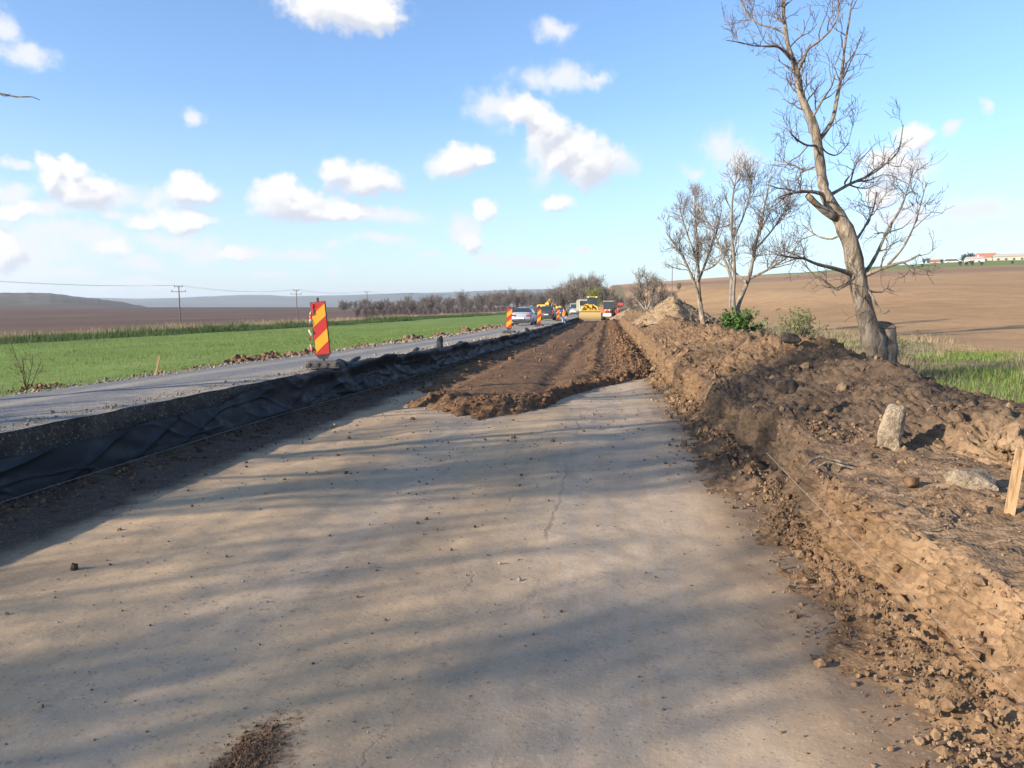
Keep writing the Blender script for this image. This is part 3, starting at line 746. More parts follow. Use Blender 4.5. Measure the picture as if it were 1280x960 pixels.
def traced(pts, base, drift, rs, wid=1.0):
    """a limb from its outline, given its own depth"""
    a = np.array([p[:2] for p in pts], float); n = len(a); d = base + drift * np.linspace(0, 1, n)
    W = np.array([at_d(x, y, q) for (x, y), q in zip(a, d)])
    r = np.array([p[2] for p in pts]) * wid * d / F
    # resample smoothly
    t = np.linspace(0, n - 1, (n - 1) * 4 + 1); Q = np.stack([np.interp(t, range(n), W[:, k]) for k in range(3)], 1)
    Q[1:-1] = (Q[:-2] + 2 * Q[1:-1] + Q[2:]) / 4; Q[1:-1] = (Q[:-2] + 2 * Q[1:-1] + Q[2:]) / 4
    rr = np.interp(t, range(n), r) * (1 + .06 * rs.normal(size=len(t)))
    return Q, rr
def rough_trunk(mb, Q, r, n=20, amp=.09, seed=1, flare=0.0):
    k = mb.n; mb.tube(Q, r, n)
    V = mb.v[-1]; m = len(Q)
    c = np.repeat(Q, n, 0); d = V - c; L = np.linalg.norm(d, axis=1)[:, None]; u = d / (L + 1e-9)
    nz = fbm(u[:, 0] * 2.4 + c[:, 0], u[:, 1] * 2.4, c[:, 2] * 2.0, 4, .6, seed=seed)
    rid = np.abs(vnoise(u[:, 0] * 5, u[:, 1] * 5, c[:, 2] * 1.3, seed + 5)) * .6
    mb.v[-1] = c + d * (1 - amp * .35 + amp * (nz + rid))[:, None]

def roots_of(name, loc, label, cat='tree', group=None): return empty(name, tuple(loc), 0, label, cat, group)
def child(mb, name, m, root, smooth=True):
    o = mb.build(name, m, root, smooth); o.location = -np.array(root.location); o.matrix_parent_inverse = Matrix.Identity(4)
    return o

# ---- the big leaning tree on the bank
rs = np.random.default_rng(3)
D = 11.5
base = at_d(1103, 482, D)
T = roots_of('bare_tree', base, 'tallest bare leaning tree beside a sawn-off second stem on the earth bank')
tr = MB(); br = MB(); L = []
Q, r = traced([(1105, 490, 17), (1101, 462, 16), (1094, 434, 15), (1084, 402, 13.5), (1075, 365, 12.5), (1070, 335, 12), (1062, 300, 11.5), (1050, 273, 10.5), (1036, 252, 8.5), (1030, 238, 7.5), (1026, 212, 7),
               (1022, 178, 6.5), (1016, 152, 6), (1007, 135, 5.5), (1001, 120, 5), (996, 88, 4.4), (985, 60, 3.4), (979, 20, 2.6), (980, -10, 2.0), (976, -45, 1.2)], D, -.3, rs, .86)
rough_trunk(tr, Q, r, 22, .07, 5)
main = (Q, r)
limbs = [([(1050, 274, 8), (1038, 268, 8), (1024, 259, 6.5), (1009, 244, 5.8)], 0, -.25, 0),
 ([(1030, 243, 4), (1018, 240, 3.4), (1003, 239, 3), (985, 242, 2.4), (972, 247, 1.2)], 0, -.5, 1),
 ([(1023, 176, 4.5), (1034, 162, 4), (1042, 147, 3.8), (1047, 119, 3.3), (1053, 88, 2.8), (1055, 62, 2.4), (1061, 28, 1.9), (1066, -5, 1.2)], 0, .6, 1),
 ([(996, 92, 3), (1003, 78, 2.8), (1010, 60, 2.6), (1024, 52, 2.2), (1040, 36, 1.9), (1049, 18, 1.5), (1047, -8, 1)], 0, -.5, 1),
 ([(988, 74, 2.2), (976, 60, 2), (966, 57, 1.7), (945, 58, 1.4), (925, 53, 1.1), (907, 50, .7)], 0, -.6, 1),
 ([(982, 42, 2), (964, 34, 1.7), (948, 31, 1.5), (933, 18, 1.2), (925, -4, .8)], 0, .4, 1),
 ([(1034, 246, 4), (1048, 238, 3.2), (1062, 230, 2.8), (1086, 220, 2.4), (1106, 206, 1.9), (1124, 190, 1.4), (1129, 156, .8)], 0, .8, 1),
 ([(1078, 345, 5), (1088, 332, 3.6), (1098, 314, 3), (1110, 285, 2.4), (1126, 262, 2), (1136, 232, 1.5), (1141, 213, .9)], 0, .5, 1),
 ([(1078, 346, 4.5), (1096, 338, 3.4), (1116, 331, 2.8), (1136, 326, 2.1), (1150, 318, 1.3)], 0, -.7, 1),
 ([(1110, 331, 2.6), (1128, 312, 2.1), (1142, 285, 1.6), (1152, 252, 1.1), (1158, 228, .7)], .0, -.9, 1),
 ([(1080, 356, 3.6), (1088, 366, 2.8), (1095, 380, 2.3), (1103, 393, 1.8), (1112, 388, 1.2)], 0, -.4, 1),
 ([(1067, 344, 5), (1052, 338, 4), (1038, 334, 3.5), (1020, 330, 3), (1003, 322, 2.4), (988, 322, 1.7), (974, 318, 1)], 0, -.7, 1),
 ([(1064, 352, 3.4), (1054, 358, 2.8), (1046, 363, 2.4), (1034, 354, 2), (1018, 345, 1.5), (1002, 326, .9)], 0, .7, 1),
 ([(1022, 182, 2.6), (1008, 182, 2), (998, 176, 1.7), (986, 164, 1.1)], 0, -.5, 1),
 ([(1066, 306, 3), (1080, 286, 2.3), (1092, 262, 1.8), (1096, 240, 1)], 0, .6, 1),
 ([(1024, 206, 2.4), (1006, 214, 1.8), (990, 205, 1.4), (968, 200, .9)], 0, .7, 1),
 ([(1014, 150, 2.4), (1030, 122, 1.9), (1040, 108, 1.4), (1044, 92, .9)], 0, -.6, 1),
 ([(1018, 164, 2.2), (1030, 190, 1.6), (1046, 196, 1.2), (1062, 178, .8)], 0, .5, 1),
 ([(1056, 290, 2.6), (1040, 300, 2), (1022, 296, 1.6), (1004, 282, 1)], 0, .8, 1)]
for pts, b_, dr, tw in limbs:
    dd = D - .3 * (490 - pts[0][1]) / 500
    q, rr = traced(pts, dd, dr, rs, .66 if tw else .66); rough_trunk(tr, q, rr, 9, .06, 9)
    if tw:
        tmp = []; grow(tmp, q, rr, 0, 3, rs, CFG); L += tmp[1:]
tmp = []; C2 = dict(CFG); C2['dens'] = [3.0, 4.8, 5.6, 5]; C2['t0'] = [.5, .15, .15, .2]; grow(tmp, *main, 0, 3, rs, C2); L += tmp[1:]
put_branches(br, L, (6, 4, 3, 3, 3))
child(tr, 'trunk', M_bark, T); child(br, 'crown', M_twig, T, False)
st = MB(); q, rr = traced([(1106, 492, 17), (1106, 460, 15), (1107, 432, 13.2), (1107, 407, 12.6)], D + .04, 0, rs); rough_trunk(st, q, rr, 20, .08, 12)
sd_ = unit(np.array([_fw[0], _fw[1], 0])); V = st.v[-1]; top_ = V[-20:]; c0 = top_.mean(0); top_[:, 2] += ((top_ - c0) @ sd_) * .5; ctop = top_.copy()
so_ = child(st, 'sawn_stem', M_bark, T)
ct = MB(); ct.loft([c0 + (ctop - c0) * k + np.array([0, 0, .012]) - sd_ * .004 for k in (.93, .6, .15)], cap=True); c_ = child(ct, 'sawn_face', M_cutwood, T, False); c_.parent = so_; c_.location = (0, 0, 0)
# ---- younger trees further along the verge
def near_tree(base_px, dist, limbs, seed, label, bark, twig, dens, top=None, lens=(.95, .6, .36, .22), wid=1.0, tip=.004):
    rs = np.random.default_rng(seed); b = at_d(*base_px, dist)
    T = roots_of('bare_tree', b, label); tr = MB(); br = MB(); L = []
    cfg = dict(CFG); cfg['dens'] = dens; cfg['len'] = lens; cfg['tip'] = tip; cfg['up'] = .5; cfg['rmax'] = [.022, .012, .008, .006]; cfg['min'] = [3, 3, 2, 0]
    for k, (pts, dr) in enumerate(limbs):
        q, rr = traced(pts, dist, dr, rs, wid); rough_trunk(tr, q, rr, 12, .07, seed + k)
        c = dict(cfg); c['t0'] = [.4 if k == 0 else .2, .15, .15, .2]
        tmp = []; grow(tmp, q, rr, 0, 3, rs, c); L += tmp[1:]
    put_branches(br, L, (5, 4, 3, 3, 3)); child(tr, 'trunk', bark, T); child(br, 'crown', twig, T, False)
near_tree((920, 428), 24.5, [([(920, 430, 8), (920, 400, 7), (922, 380, 6), (936, 350, 4.5), (943, 316, 3.4), (950, 280, 2.6), (958, 248, 1.8), (962, 225, 1)], .4),
    ([(919, 392, 5), (916, 372, 4.2), (919, 340, 3.5), (914, 290, 2.8), (915, 250, 2), (921, 216, 1)], -.8), ([(918, 360, 3.4), (906, 325, 2.8), (894, 294, 2.2), (880, 268, 1.5), (868, 252, .9)], .9),
    ([(937, 348, 3), (955, 340, 2.4), (972, 330, 2), (990, 318, 1.3), (1000, 300, .8)], -.9), ([(944, 312, 2.4), (962, 292, 2), (978, 270, 1.5), (988, 246, .8)], 1.1),
    ([(934, 354, 2.6), (916, 338, 2), (900, 330, 1.5), (886, 318, .9)], 1.3), ([(916, 300, 2.2), (930, 270, 1.7), (938, 240, 1.2), (940, 220, .8)], -1.2)],
    5, 'bare tree with pale forked stems rising behind the green bush', M_barkp, M_twig2, [3.2, 4.4, 5, 4], tip=.0048, wid=.55)
near_tree((880, 416), 32, [([(881, 418, 6.5), (878, 398, 6), (874, 376, 5), (873, 350, 3.8), (872, 310, 2.8), (869, 270, 2), (868, 246, 1)], .5),
    ([(876, 376, 3.6), (866, 348, 3), (856, 325, 2.5), (845, 308, 2), (832, 290, 1)], -.8), ([(873, 352, 3), (886, 318, 2.5), (896, 290, 2), (902, 262, 1)], .9),
    ([(872, 326, 2.4), (860, 296, 2), (852, 270, 1.4), (848, 256, .8)], 1.2), ([(873, 340, 2), (892, 334, 1.6), (906, 318, 1)], -1.2)],
    6, 'bare tree with one slim dark trunk just right of the conical earth heap', M_bark, M_twig2, [3.2, 4.4, 5, 4], tip=.006, wid=.55)
near_tree((810, 398), 80, [([(810, 400, 3), (808, 384, 2.2), (803, 366, 1.6), (799, 350, .8)], .5), ([(809, 388, 2), (815, 372, 1.5), (819, 356, .8)], -.8), ([(808, 390, 1.8), (798, 376, 1.4), (792, 364, .8)], .9), ([(808, 380, 1.5), (810, 362, 1), (809, 348, .6)], .2),
    ([(811, 390, 1.6), (822, 378, 1.2), (829, 366, .7)], .2)], 7, 'small spreading bare tree with whitish stems at the far end of the bank', M_barkp, M_twig2, [3, 3, 3, 2.2], lens=(1.5, .9, .6, .4), tip=.011, wid=.6)

# ---- trees standing left of the old road, out of the frame, whose branches throw the shadows
def free_tree(loc, h, seed, label, group, mats=(M_bark, M_twig), lean=(0, 0), dens=(3.9, 5.2, 5.2, 3), extra=None):
    rs = np.random.default_rng(seed); loc = np.array(loc); T = roots_of('bare_tree', loc, label, 'tree', group)
    tr = MB(); br = MB(); L = []
    q = path(loc + [0, 0, -.2], np.array([lean[0], lean[1], 1.0]), h * .95, 16, .07, .05, rs); r = np.linspace(h * .022, .012, len(q))
    rough_trunk(tr, q, r, 14, .07, seed)
    n = 12
    cfg = dict(CFG); cfg['dens'] = list(dens); cfg['len'] = [1.5, .85, .45, .2]; cfg['up'] = .4; cfg['rmax'] = [.020, .012, .009, .008]; cfg['tip'] = .005
    for k in range(n):
        t = .22 + .68 * k / n; i = int(t * 16); a = k * 2.4 + rs.random()
        l = h * .40 * (1.1 - t * .75)
        p = path(q[i], np.array([math.cos(a), math.sin(a), .75]), l, 10, .16, .10, rs); rr = np.linspace(r[i] * .42, .005, len(p))
        rough_trunk(tr, p, rr, 7, .05, seed + k); tmp = []; grow(tmp, p, rr, 0, 3, rs, cfg); L += tmp[1:]
    if extra is not None:
        tmp = []; grow(tmp, *extra, 0, 2, rs, dict(cfg, dens=[.5, .8, 1], min=[0, 0, 0], len=[.3, .2, .1], rmax=[.004, .003, .003], tip=.003)); rough_trunk(tr, *extra, 6, .05, 3); L += tmp[1:]
    put_branches(br, L, (5, 4, 3, 3, 3)); child(tr, 'trunk', mats[0], T); child(br, 'crown', mats[1], T, False)
    return T
SH = 'bare trees along the left side of the old road'
bx_, by_ = -9.7, 7.0
tw = np.array([at_d(-60, 110, 10.4), at_d(-30, 110, 10.4), at_d(0, 117, 10.4), at_d(20, 121, 10.3), at_d(40, 121, 10.3), at_d(50, 125, 10.3)])
st_ = np.array([bx_, by_, zl(bx_, by_) + 3.0]); ex = np.vstack([np.linspace(st_, tw[0], 4)[:-1], tw])
free_tree((bx_, by_, float(zl(bx_, by_))), 6.2, 21, 'bare tree whose twig tip reaches in at the upper left', SH, lean=(-.08, -.1), dens=(1.6, 2.6, 3, 2), extra=(ex, np.linspace(.03, .004, len(ex))))
for k, (x, y, h) in enumerate([(-12.6, 1.2, 8.2), (-12.9, -1.9, 7.6), (-12.6, -4.3, 5.3), (-12.0, -6.8, 5.0)]):
    free_tree((x, y, float(zl(x, y))), h, 30 + k, 'bare tree beyond the left edge, seen by its branch shadows on the roadbed', SH, lean=(.05, .02))

# ---- bushes on the verge
def bush(name, px, py, dist, w, h, nl, lm, tm, seed, label, leaf=.045, cat='bush', upr=.9):
    rs = np.random.default_rng(seed); b = at_d(px, py, dist); T = roots_of(name, b, label, cat)
    st, lv = MB(), MB(); tips = []
    for k in range(26):
        d = np.array([rs.normal(0, .55), rs.normal(0, .55), upr]); P = path(b + np.array([rs.normal(0, w * .12), rs.normal(0, w * .12), -.05]), d, h * rs.uniform(.55, 1.1), 6, .16, .06, rs)
        st.tube(P, np.linspace(.008, .003, len(P)) * max(1, dist / 14), 4)
        for q in range(3):
            i = rs.integers(2, 6); Q = path(P[i], rs.normal(size=3) + [0, 0, .5], h * .3, 3, .2, .1, rs); st.tube(Q, np.linspace(.005, .0025, len(Q)) * max(1, dist / 14), 3); tips += list(Q[1:])
        tips += list(P[2:])
    tips = np.array(tips); c = tips[rs.integers(0, len(tips), nl)] + rs.normal(0, .05 * h, (nl, 3))
    u = rs.normal(size=(nl, 3)); u /= np.linalg.norm(u, axis=1)[:, None]; v = np.cross(u, rs.normal(size=(nl, 3))); v /= np.linalg.norm(v, axis=1)[:, None]
    s = leaf * rs.uniform(.6, 1.4, (nl, 1))
    V = np.stack([c - u * s, c + v * s * .45, c + u * s, c - v * s * .45], 1).reshape(-1, 3)
    lv.add(V, [np.arange(nl * 4).reshape(-1, 4)])
    child(st, 'stem', tm, T, False); child(lv, 'foliage', lm, T, False)
bush('leafy_bush', 921, 417, 22, .7, .78, 1900, M_leaf, M_twig, 1, 'bright green leafy bush at the foot of the forked tree', .05)
bush('sparse_bush', 1000, 424, 19, .9, .85, 700, M_leafy, M_twig2, 2, 'thin olive shrub with few leaves behind the dark earth ridge', .04)
bush('sparse_bush', 1126, 452, 15, .6, .6, 160, M_leafy, M_twig2, 3, 'scraggly nearly leafless shrub right of the sawn stem', .03)
bush('sparse_bush', 958, 424, 24, .8, .5, 300, M_straw, M_twig2, 4, 'low dry shrub between the green bush and the olive shrub', .04)

# ---- grass
def blades(name, P, h, w, m, lean=.35, kind='stuff'):
    n = len(P); a = rng.random(n) * 2 * math.pi; d = np.c_[np.cos(a), np.sin(a), 0 * a]; b = rng.random(n) * 2 * math.pi
    e = np.c_[np.cos(b), np.sin(b), 0 * b] * (np.abs(rng.normal(0, lean, n)) * h)[:, None]
    hw = d * (w / 2)[:, None]; up = np.array([0, 0, 1.0])
    V = np.stack([P - hw, P + hw, P + hw * .7 + up * (h * .55)[:, None] + e * .35, P - hw * .7 + up * (h * .55)[:, None] + e * .35, P + up * h[:, None] + e], 1).reshape(-1, 3)
    i = np.arange(n)[:, None] * 5
    return tag(MB().add(V, [i + np.array([[0, 1, 2, 3]]), i + np.array([[3, 2, 4]])]).build(name, m), kind=kind)
def clump(x, y, s, seed): return np.clip(fbm(x / s, y / s, 0, 3, .6, seed=seed) + .35, .05, 1.4)
n = 60000; y = 8 + rng.random(n) ** 2.1 * 60; x = XL - .4 - rng.random(n) ** 1.25 * 18.4
P = np.c_[x, y, zl(x, y) - .01]; cl_ = clump(x, y, 3, 101)
blades('crop_grass', P, rng.uniform(.04, .085, n) * (.6 + .5 * cl_), .006 * np.clip(y / 9, 1, 4), M_grass)
n = 46000; y = 18 + rng.random(n) ** 1.8 * 260; x = lw1(y) - rng.random(n) * 4.6
P = np.c_[x, y, zl(x, y) - .02]; cl_ = clump(x, y, 4, 102)
blades('tall_weeds', P, rng.uniform(.2, .62, n) * (.5 + .6 * cl_), .02 * np.clip(y / 30, .8, 4), M_grassd)
n = 30000; y = 18 + rng.random(n) ** 1.8 * 300; x = lw2(y) - rng.random(n) ** 1.3 * 8
P = np.c_[x, y, zl(x, y) - .02]; cl_ = clump(x, y, 5, 103)
blades('dry_grass', P, rng.uniform(.2, .7, n) * (.4 + .6 * cl_), .02 * np.clip(y / 30, .8, 4), M_straw)
# right verge: green sward near the frame edge, dry stalks by the trees
n = 52000; y = 3 + rng.random(n) ** 1.3 * 45; x = 3.95 + rng.random(n) ** 1.1 * (4.4 + .05 * y)
gm = fbm(x / 1.3, y / 1.8, 0, 3, seed=104) + .9 - .075 * np.abs(y - 6) - .12 * np.abs(x - 5.2)
keep = gm + rng.normal(0, .25, n) > .28; P = np.c_[x, y, zr(x, y) - .01]
k = keep; blades('verge_grass', P[k], rng.uniform(.04, .13, k.sum()), .006 * np.clip(y[k] / 7, 1, 4), M_grass)
k = ~keep & (rng.random(n) < .75); blades('verge_straw', P[k], rng.uniform(.06, .26, k.sum()) * clump(x[k], y[k], 1.2, 105), .005 * np.clip(y[k] / 7, 1, 4), M_straw, .5)
n = 500; c = np.array(at_z(1246, 452, .5)); 
for (px, py, w_, nn) in [(1246, 456, .5, 1500), (1258, 438, .35, 500), (1196, 437, .3, 200)]:
    dst = 14 if py > 450 else 20; gx, gy = col_at(px, dst); x = gx + rng.normal(0, w_, nn); y = gy + rng.normal(0, w_, nn)
    blades('field_weed', np.c_[x, y, zr(x, y) - .01], rng.uniform(.05, .16, nn), np.full(nn, .012), M_grass)

# ---- bare woods and bushes in the distance
def wood_tree(seed, h, w, n, crown0=.25, tw=.05):
    rs = np.random.default_rng(seed); tr, cr = MB(), MB()
    q = path(np.zeros(3), np.array([0, 0, 1.0]), h * .8, 8, .06, .05, rs); tr.tube(q, np.linspace(h * .02, h * .004, 9), 6)
    mains = []
    for k in range(16):
        a = k * 2.4; i = rs.integers(2, 8); p = path(q[i], np.array([math.cos(a) * w / h * 1.6, math.sin(a) * w / h * 1.6, .8]), h * rs.uniform(.25, .45), 5, .15, .08, rs)
        tr.tube(p, np.linspace(h * .008, h * .002, 6), 4); mains += list(p[1:])
    mains = np.array(mains + list(q[4:])); c = mains[rs.integers(0, len(mains), n)] + rs.normal(0, .045 * h, (n, 3))
    out = c - np.array([0, 0, h * crown0]); out /= np.linalg.norm(out, axis=1)[:, None] + 1e-9
    d = out + rs.normal(0, .45, (n, 3)) + [0, 0, .3]; d /= np.linalg.norm(d, axis=1)[:, None]
    s = np.cross(d, rs.normal(size=(n, 3))); s /= np.linalg.norm(s, axis=1)[:, None]
    l = h * rs.uniform(.05, .14, (n, 1)); V = np.stack([c - s * tw, c + s * tw, c + d * l], 1).reshape(-1, 3)
    cr.add(V, [np.arange(n * 3).reshape(-1, 3)])
    return tr, cr
PROTO = {}
def wood(kind, x, y, z, h, label, group, mats=(M_woodt, M_woods), name='bare_tree', rz=0, cat='tree'):
    key = (kind, mats)
    if key not in PROTO:
        sd, w_, n = kind
        tr, cr = wood_tree(sd, 10, w_, n, .25, .15 if sd > 60 else .05); o = empty(name, (x, y, z), rz, label, cat, group)
        tr.build('trunk', mats[0], o); cr.build('crown', mats[1], o); PROTO[key] = o
    else:
        o = copy_tree(PROTO[key]); o.name = name; o.location = (x, y, z); o.rotation_euler.z = rz; o['label'] = label; o['category'] = cat
        if group: o['group'] = group
        elif 'group' in o: del o['group']
    o.scale = (h / 10,) * 3
    return o
def ground_z(x, y): return float(zl(x, y) if x < -8.4 else (zr(x, y) if x > 3.9 else zmid(np.array(x), np.array(y))))
KIN = [(41, 5.5, 1500), (42, 6.5, 1500), (43, 4.6, 1300), (44, 7.0, 1700)]
rw_ = random.Random(5)
woodtop = lambda px: np.interp(px, [470, 520, 560, 600, 625, 650, 670, 690, 705, 725, 745, 752, 762], [371, 367, 364, 361, 357, 358, 362, 359, 352, 345, 346, 350, 362])
for i in range(74):
    px = 470 + (760 - 470) * ((i + rw_.random()) / 74) ** .62
    d = rw_.uniform(280, 520) if px < 690 else rw_.uniform(230, 380)
    x, y = col_at(px, d); z = ground_z(x, y); h = (elev(woodtop(px), px, d) - z) * (rw_.uniform(.55, .95) if px < 690 else rw_.uniform(.75, 1.03))
    if h < 2: continue
    wood(KIN[i % 4], x, y, z - .2, h, 'leafless brown tree among the woods at the end of the road', 'trees of the far bare woods', rz=rw_.random() * 6)
for i in range(26):
    px = rw_.uniform(762, 850); d = rw_.uniform(190, 300); x, y = col_at(px, d); z = ground_z(x, y)
    wood(KIN[i % 4], x, y, z - .2, rw_.uniform(3.2, 5.5) * (1.15 if px < 800 else .8), 'leafless scrub bush at the foot of the tilled slope', 'scrub below the tilled slope', name='scrub_bush', rz=rw_.random() * 6, cat='bush')
x, y = col_at(741, 205); wood((45, 7.5, 2600), x, y, ground_z(x, y) - .2, elev(359, 741, 205) - ground_z(x, y), 'rounded yellow-green willow standing behind the grader', None, (M_woodt, M_willow), 'willow_tree')
# dark hedge row behind the poles on the left
M_hedge = bark_mat('hedge_twigs', (.05, .032, .03), (.09, .06, .052), 2, (1, 1, 1), .2)
for i in range(34):
    px = 440 + 205 * ((i + .5) / 34) ** .8; d = 150 + 1.15 * max(0, px - 440) + rw_.uniform(-8, 8); x, y = col_at(px, d); z = ground_z(x, y)
    wood((50 + i % 3, 9.5, 900), x, y, z - .6, rw_.uniform(2.4, 3.6), 'dark leafless hedge shrub in the row behind the poles', 'shrubs of the dark hedge row', (M_woodt, M_hedge), 'hedge_shrub', rw_.random() * 6, 'hedge')
for i in range(60):
    px = 425 + 200 * (i + rw_.random()) / 60; d = rw_.uniform(330, 620); x, y = col_at(px, d); z = ground_z(x, y)
    wood(KIN[i % 4], x, y, z - .3, max(2.5, elev(np.interp(px, [425, 520, 600, 625], [375, 373.5, 368, 364]) + rw_.uniform(0, 5), px, d) - z), 'leafless brown tree among the woods at the end of the road', 'trees of the far bare woods', rz=rw_.random() * 6)
for i, (px, tp) in enumerate([(430, 374), (455, 372), (478, 375), (505, 374), (530, 373)]):
    d = 330; x, y = col_at(px, d); z = ground_z(x, y); wood(KIN[i % 4], x, y, z - .2, elev(tp, px, d) - z, 'leafless brown tree among the woods at the end of the road', 'trees of the far bare woods', rz=i)
# sapling and stalks by the left shoulder
rs = np.random.default_rng(77); b = at_z(34, 487, float(zl(-8.6, 10)))
T = roots_of('bare_sapling', b, 'thin reddish bare sapling at the left shoulder of the old road', 'sapling'); mb = MB(); L = []
for k in range(5):
    q = path(b + [0, 0, -.03], np.array([rs.normal(0, .3), rs.normal(0, .3), 1.0]), rs.uniform(.45, .75), 6, .1, .05, rs)
    grow(L, q, np.linspace(.007, .003, 7), 1, 3, rs, dict(CFG, len=[.5, .28, .15, .1], tip=.0022))
put_branches(mb, L, (4, 4, 3, 3)); 
M_red = bark_mat('red_twig', (.13, .075, .055), (.2, .12, .085), 20)
child(mb, 'stem', M_red, T, False)
# ------------------------------------------------------------------ paints
M_silver = paint('silver_paint', (.46, .48, .51), .28, .4, .25)
M_charc = paint('charcoal_paint', (.05, .055, .06), .3, .2, .2)
M_blue = paint('dark_blue_paint', (.05, .085, .19), .3, .2, .2)
M_vanp = paint('van_paint', (.33, .34, .35), .35, .2, .4)
M_yel = paint('machine_yellow', (.62, .36, .03), .5, 0, .35)
M_dusty = paint('dusty_blade', (.46, .33, .13), .7, .2, .8, .3, 1.6, (.42, .35, .26))
M_ora = paint('machine_orange', (.62, .13, .03), .5, 0, .3)
M_cream = paint('cream_paint', (.34, .30, .235), .6, 0, .6)
M_redp = paint('red_paint', (.55, .06, .05), .5, 0, .2)
M_steel = paint('worn_steel', (.68, .66, .63), .5, .2, .3)
M_dark = paint('dark_machine_metal', (.05, .048, .045), .6, .2, .5)
M_rub = paint('tyre_rubber', (.03, .03, .03), .85, 0, .55, .2)
M_rim = paint('rim_metal', (.45, .45, .46), .4, .7, .3)
M_blk = paint('black_plastic', (.025, .025, .027), .55, 0, .35)
M_plate = paint('number_plate', (.75, .75, .72), .4, 0, .1)
M_lamp = paint('red_lamp', (.42, .02, .02), .15, 0, .05)
M_whl = paint('white_lamp', (.8, .8, .78), .15, 0, .05)
M_conc = soil('broken_concrete', [(.25, (.15, .115, .08)), (.5, (.24, .192, .137)), (.75, (.32, .27, .195))], 7.0, 80, .9, .01)
M_aschunk = soil('broken_asphalt', [(.25, (.04, .031, .025)), (.5, (.07, .054, .043)), (.75, (.15, .12, .095))], 14.0, 90, .9, .01)
M_wood = bark_mat('raw_stake_wood', (.40, .255, .135), (.50, .335, .19), 30, (1, 1, .12), .25)
M_pole = bark_mat('pole_concrete', (.22, .20, .18), (.34, .32, .29), 5, (1, 1, .3), .2)
M_polew = bark_mat('weathered_pole', (.13, .115, .10), (.2, .18, .16), 5, (1, 1, .3), .2)
M_skin = paint('skin', (.48, .28, .2), .6, 0, .1)
M_jean = paint('pale_jeans', (.22, .28, .36), .9, 0, .25)
M_vest = paint('orange_vest', (.85, .22, .03), .8, 0, .1)
M_coat = paint('dark_jacket', (.04, .035, .035), .9, 0, .2)
M_redc = paint('red_overall', (.40, .045, .05), .9, 0, .15)
M_hair = paint('dark_hair', (.03, .02, .015), .8, 0, .05)
m, t, b = mat('car_glass', (.03, .04, .05), .06, 0, .6); M_glass = m
t.put(b.inputs['Roughness'], t.rng(t.noise(t.obj(), 3, 3), .3, .7, .04, .12))

# ------------------------------------------------------------------ cars (front points along +Y)
def ring(pts_half):       # closed outline in x,z from the right half, bottom to top
    p = np.array(pts_half, float); l = p[::-1].copy(); l[:, 0] *= -1
    return np.vstack([p, l])
def make_wheel(x, y, r, w, root):
    s = np.sign(x); tb = MB()
    prof = [(r * .62, -w / 2), (r * .93, -w / 2), (r, -w * .36), (r, w * .36), (r * .93, w / 2), (r * .62, w / 2)]
    n = 24; th = np.arange(n) * 2 * math.pi / n
    P = np.array([[(o, rr * math.cos(a), rr * math.sin(a)) for (rr, o) in prof] for a in th])
    tb.grid(P, closed_u=True)
    ty = tb.build('wheel', M_rub, root, True, (x, y, r))
    rb = MB(); rb.tube([(-w * .30, 0, 0), (w * .30, 0, 0)], r * .63, 20)
    for k in range(5):
        a = k * 2 * math.pi / 5; rb.box((s * w * .34, math.cos(a) * r * .33, math.sin(a) * r * .33), (.03, r * .5, r * .15), (a, 0, 0), .006)
    rb.cyl((s * w * .3, 0, 0), (s * w * .42, 0, 0), r * .14, n=10)
    rb.build('rim', M_rim, ty)
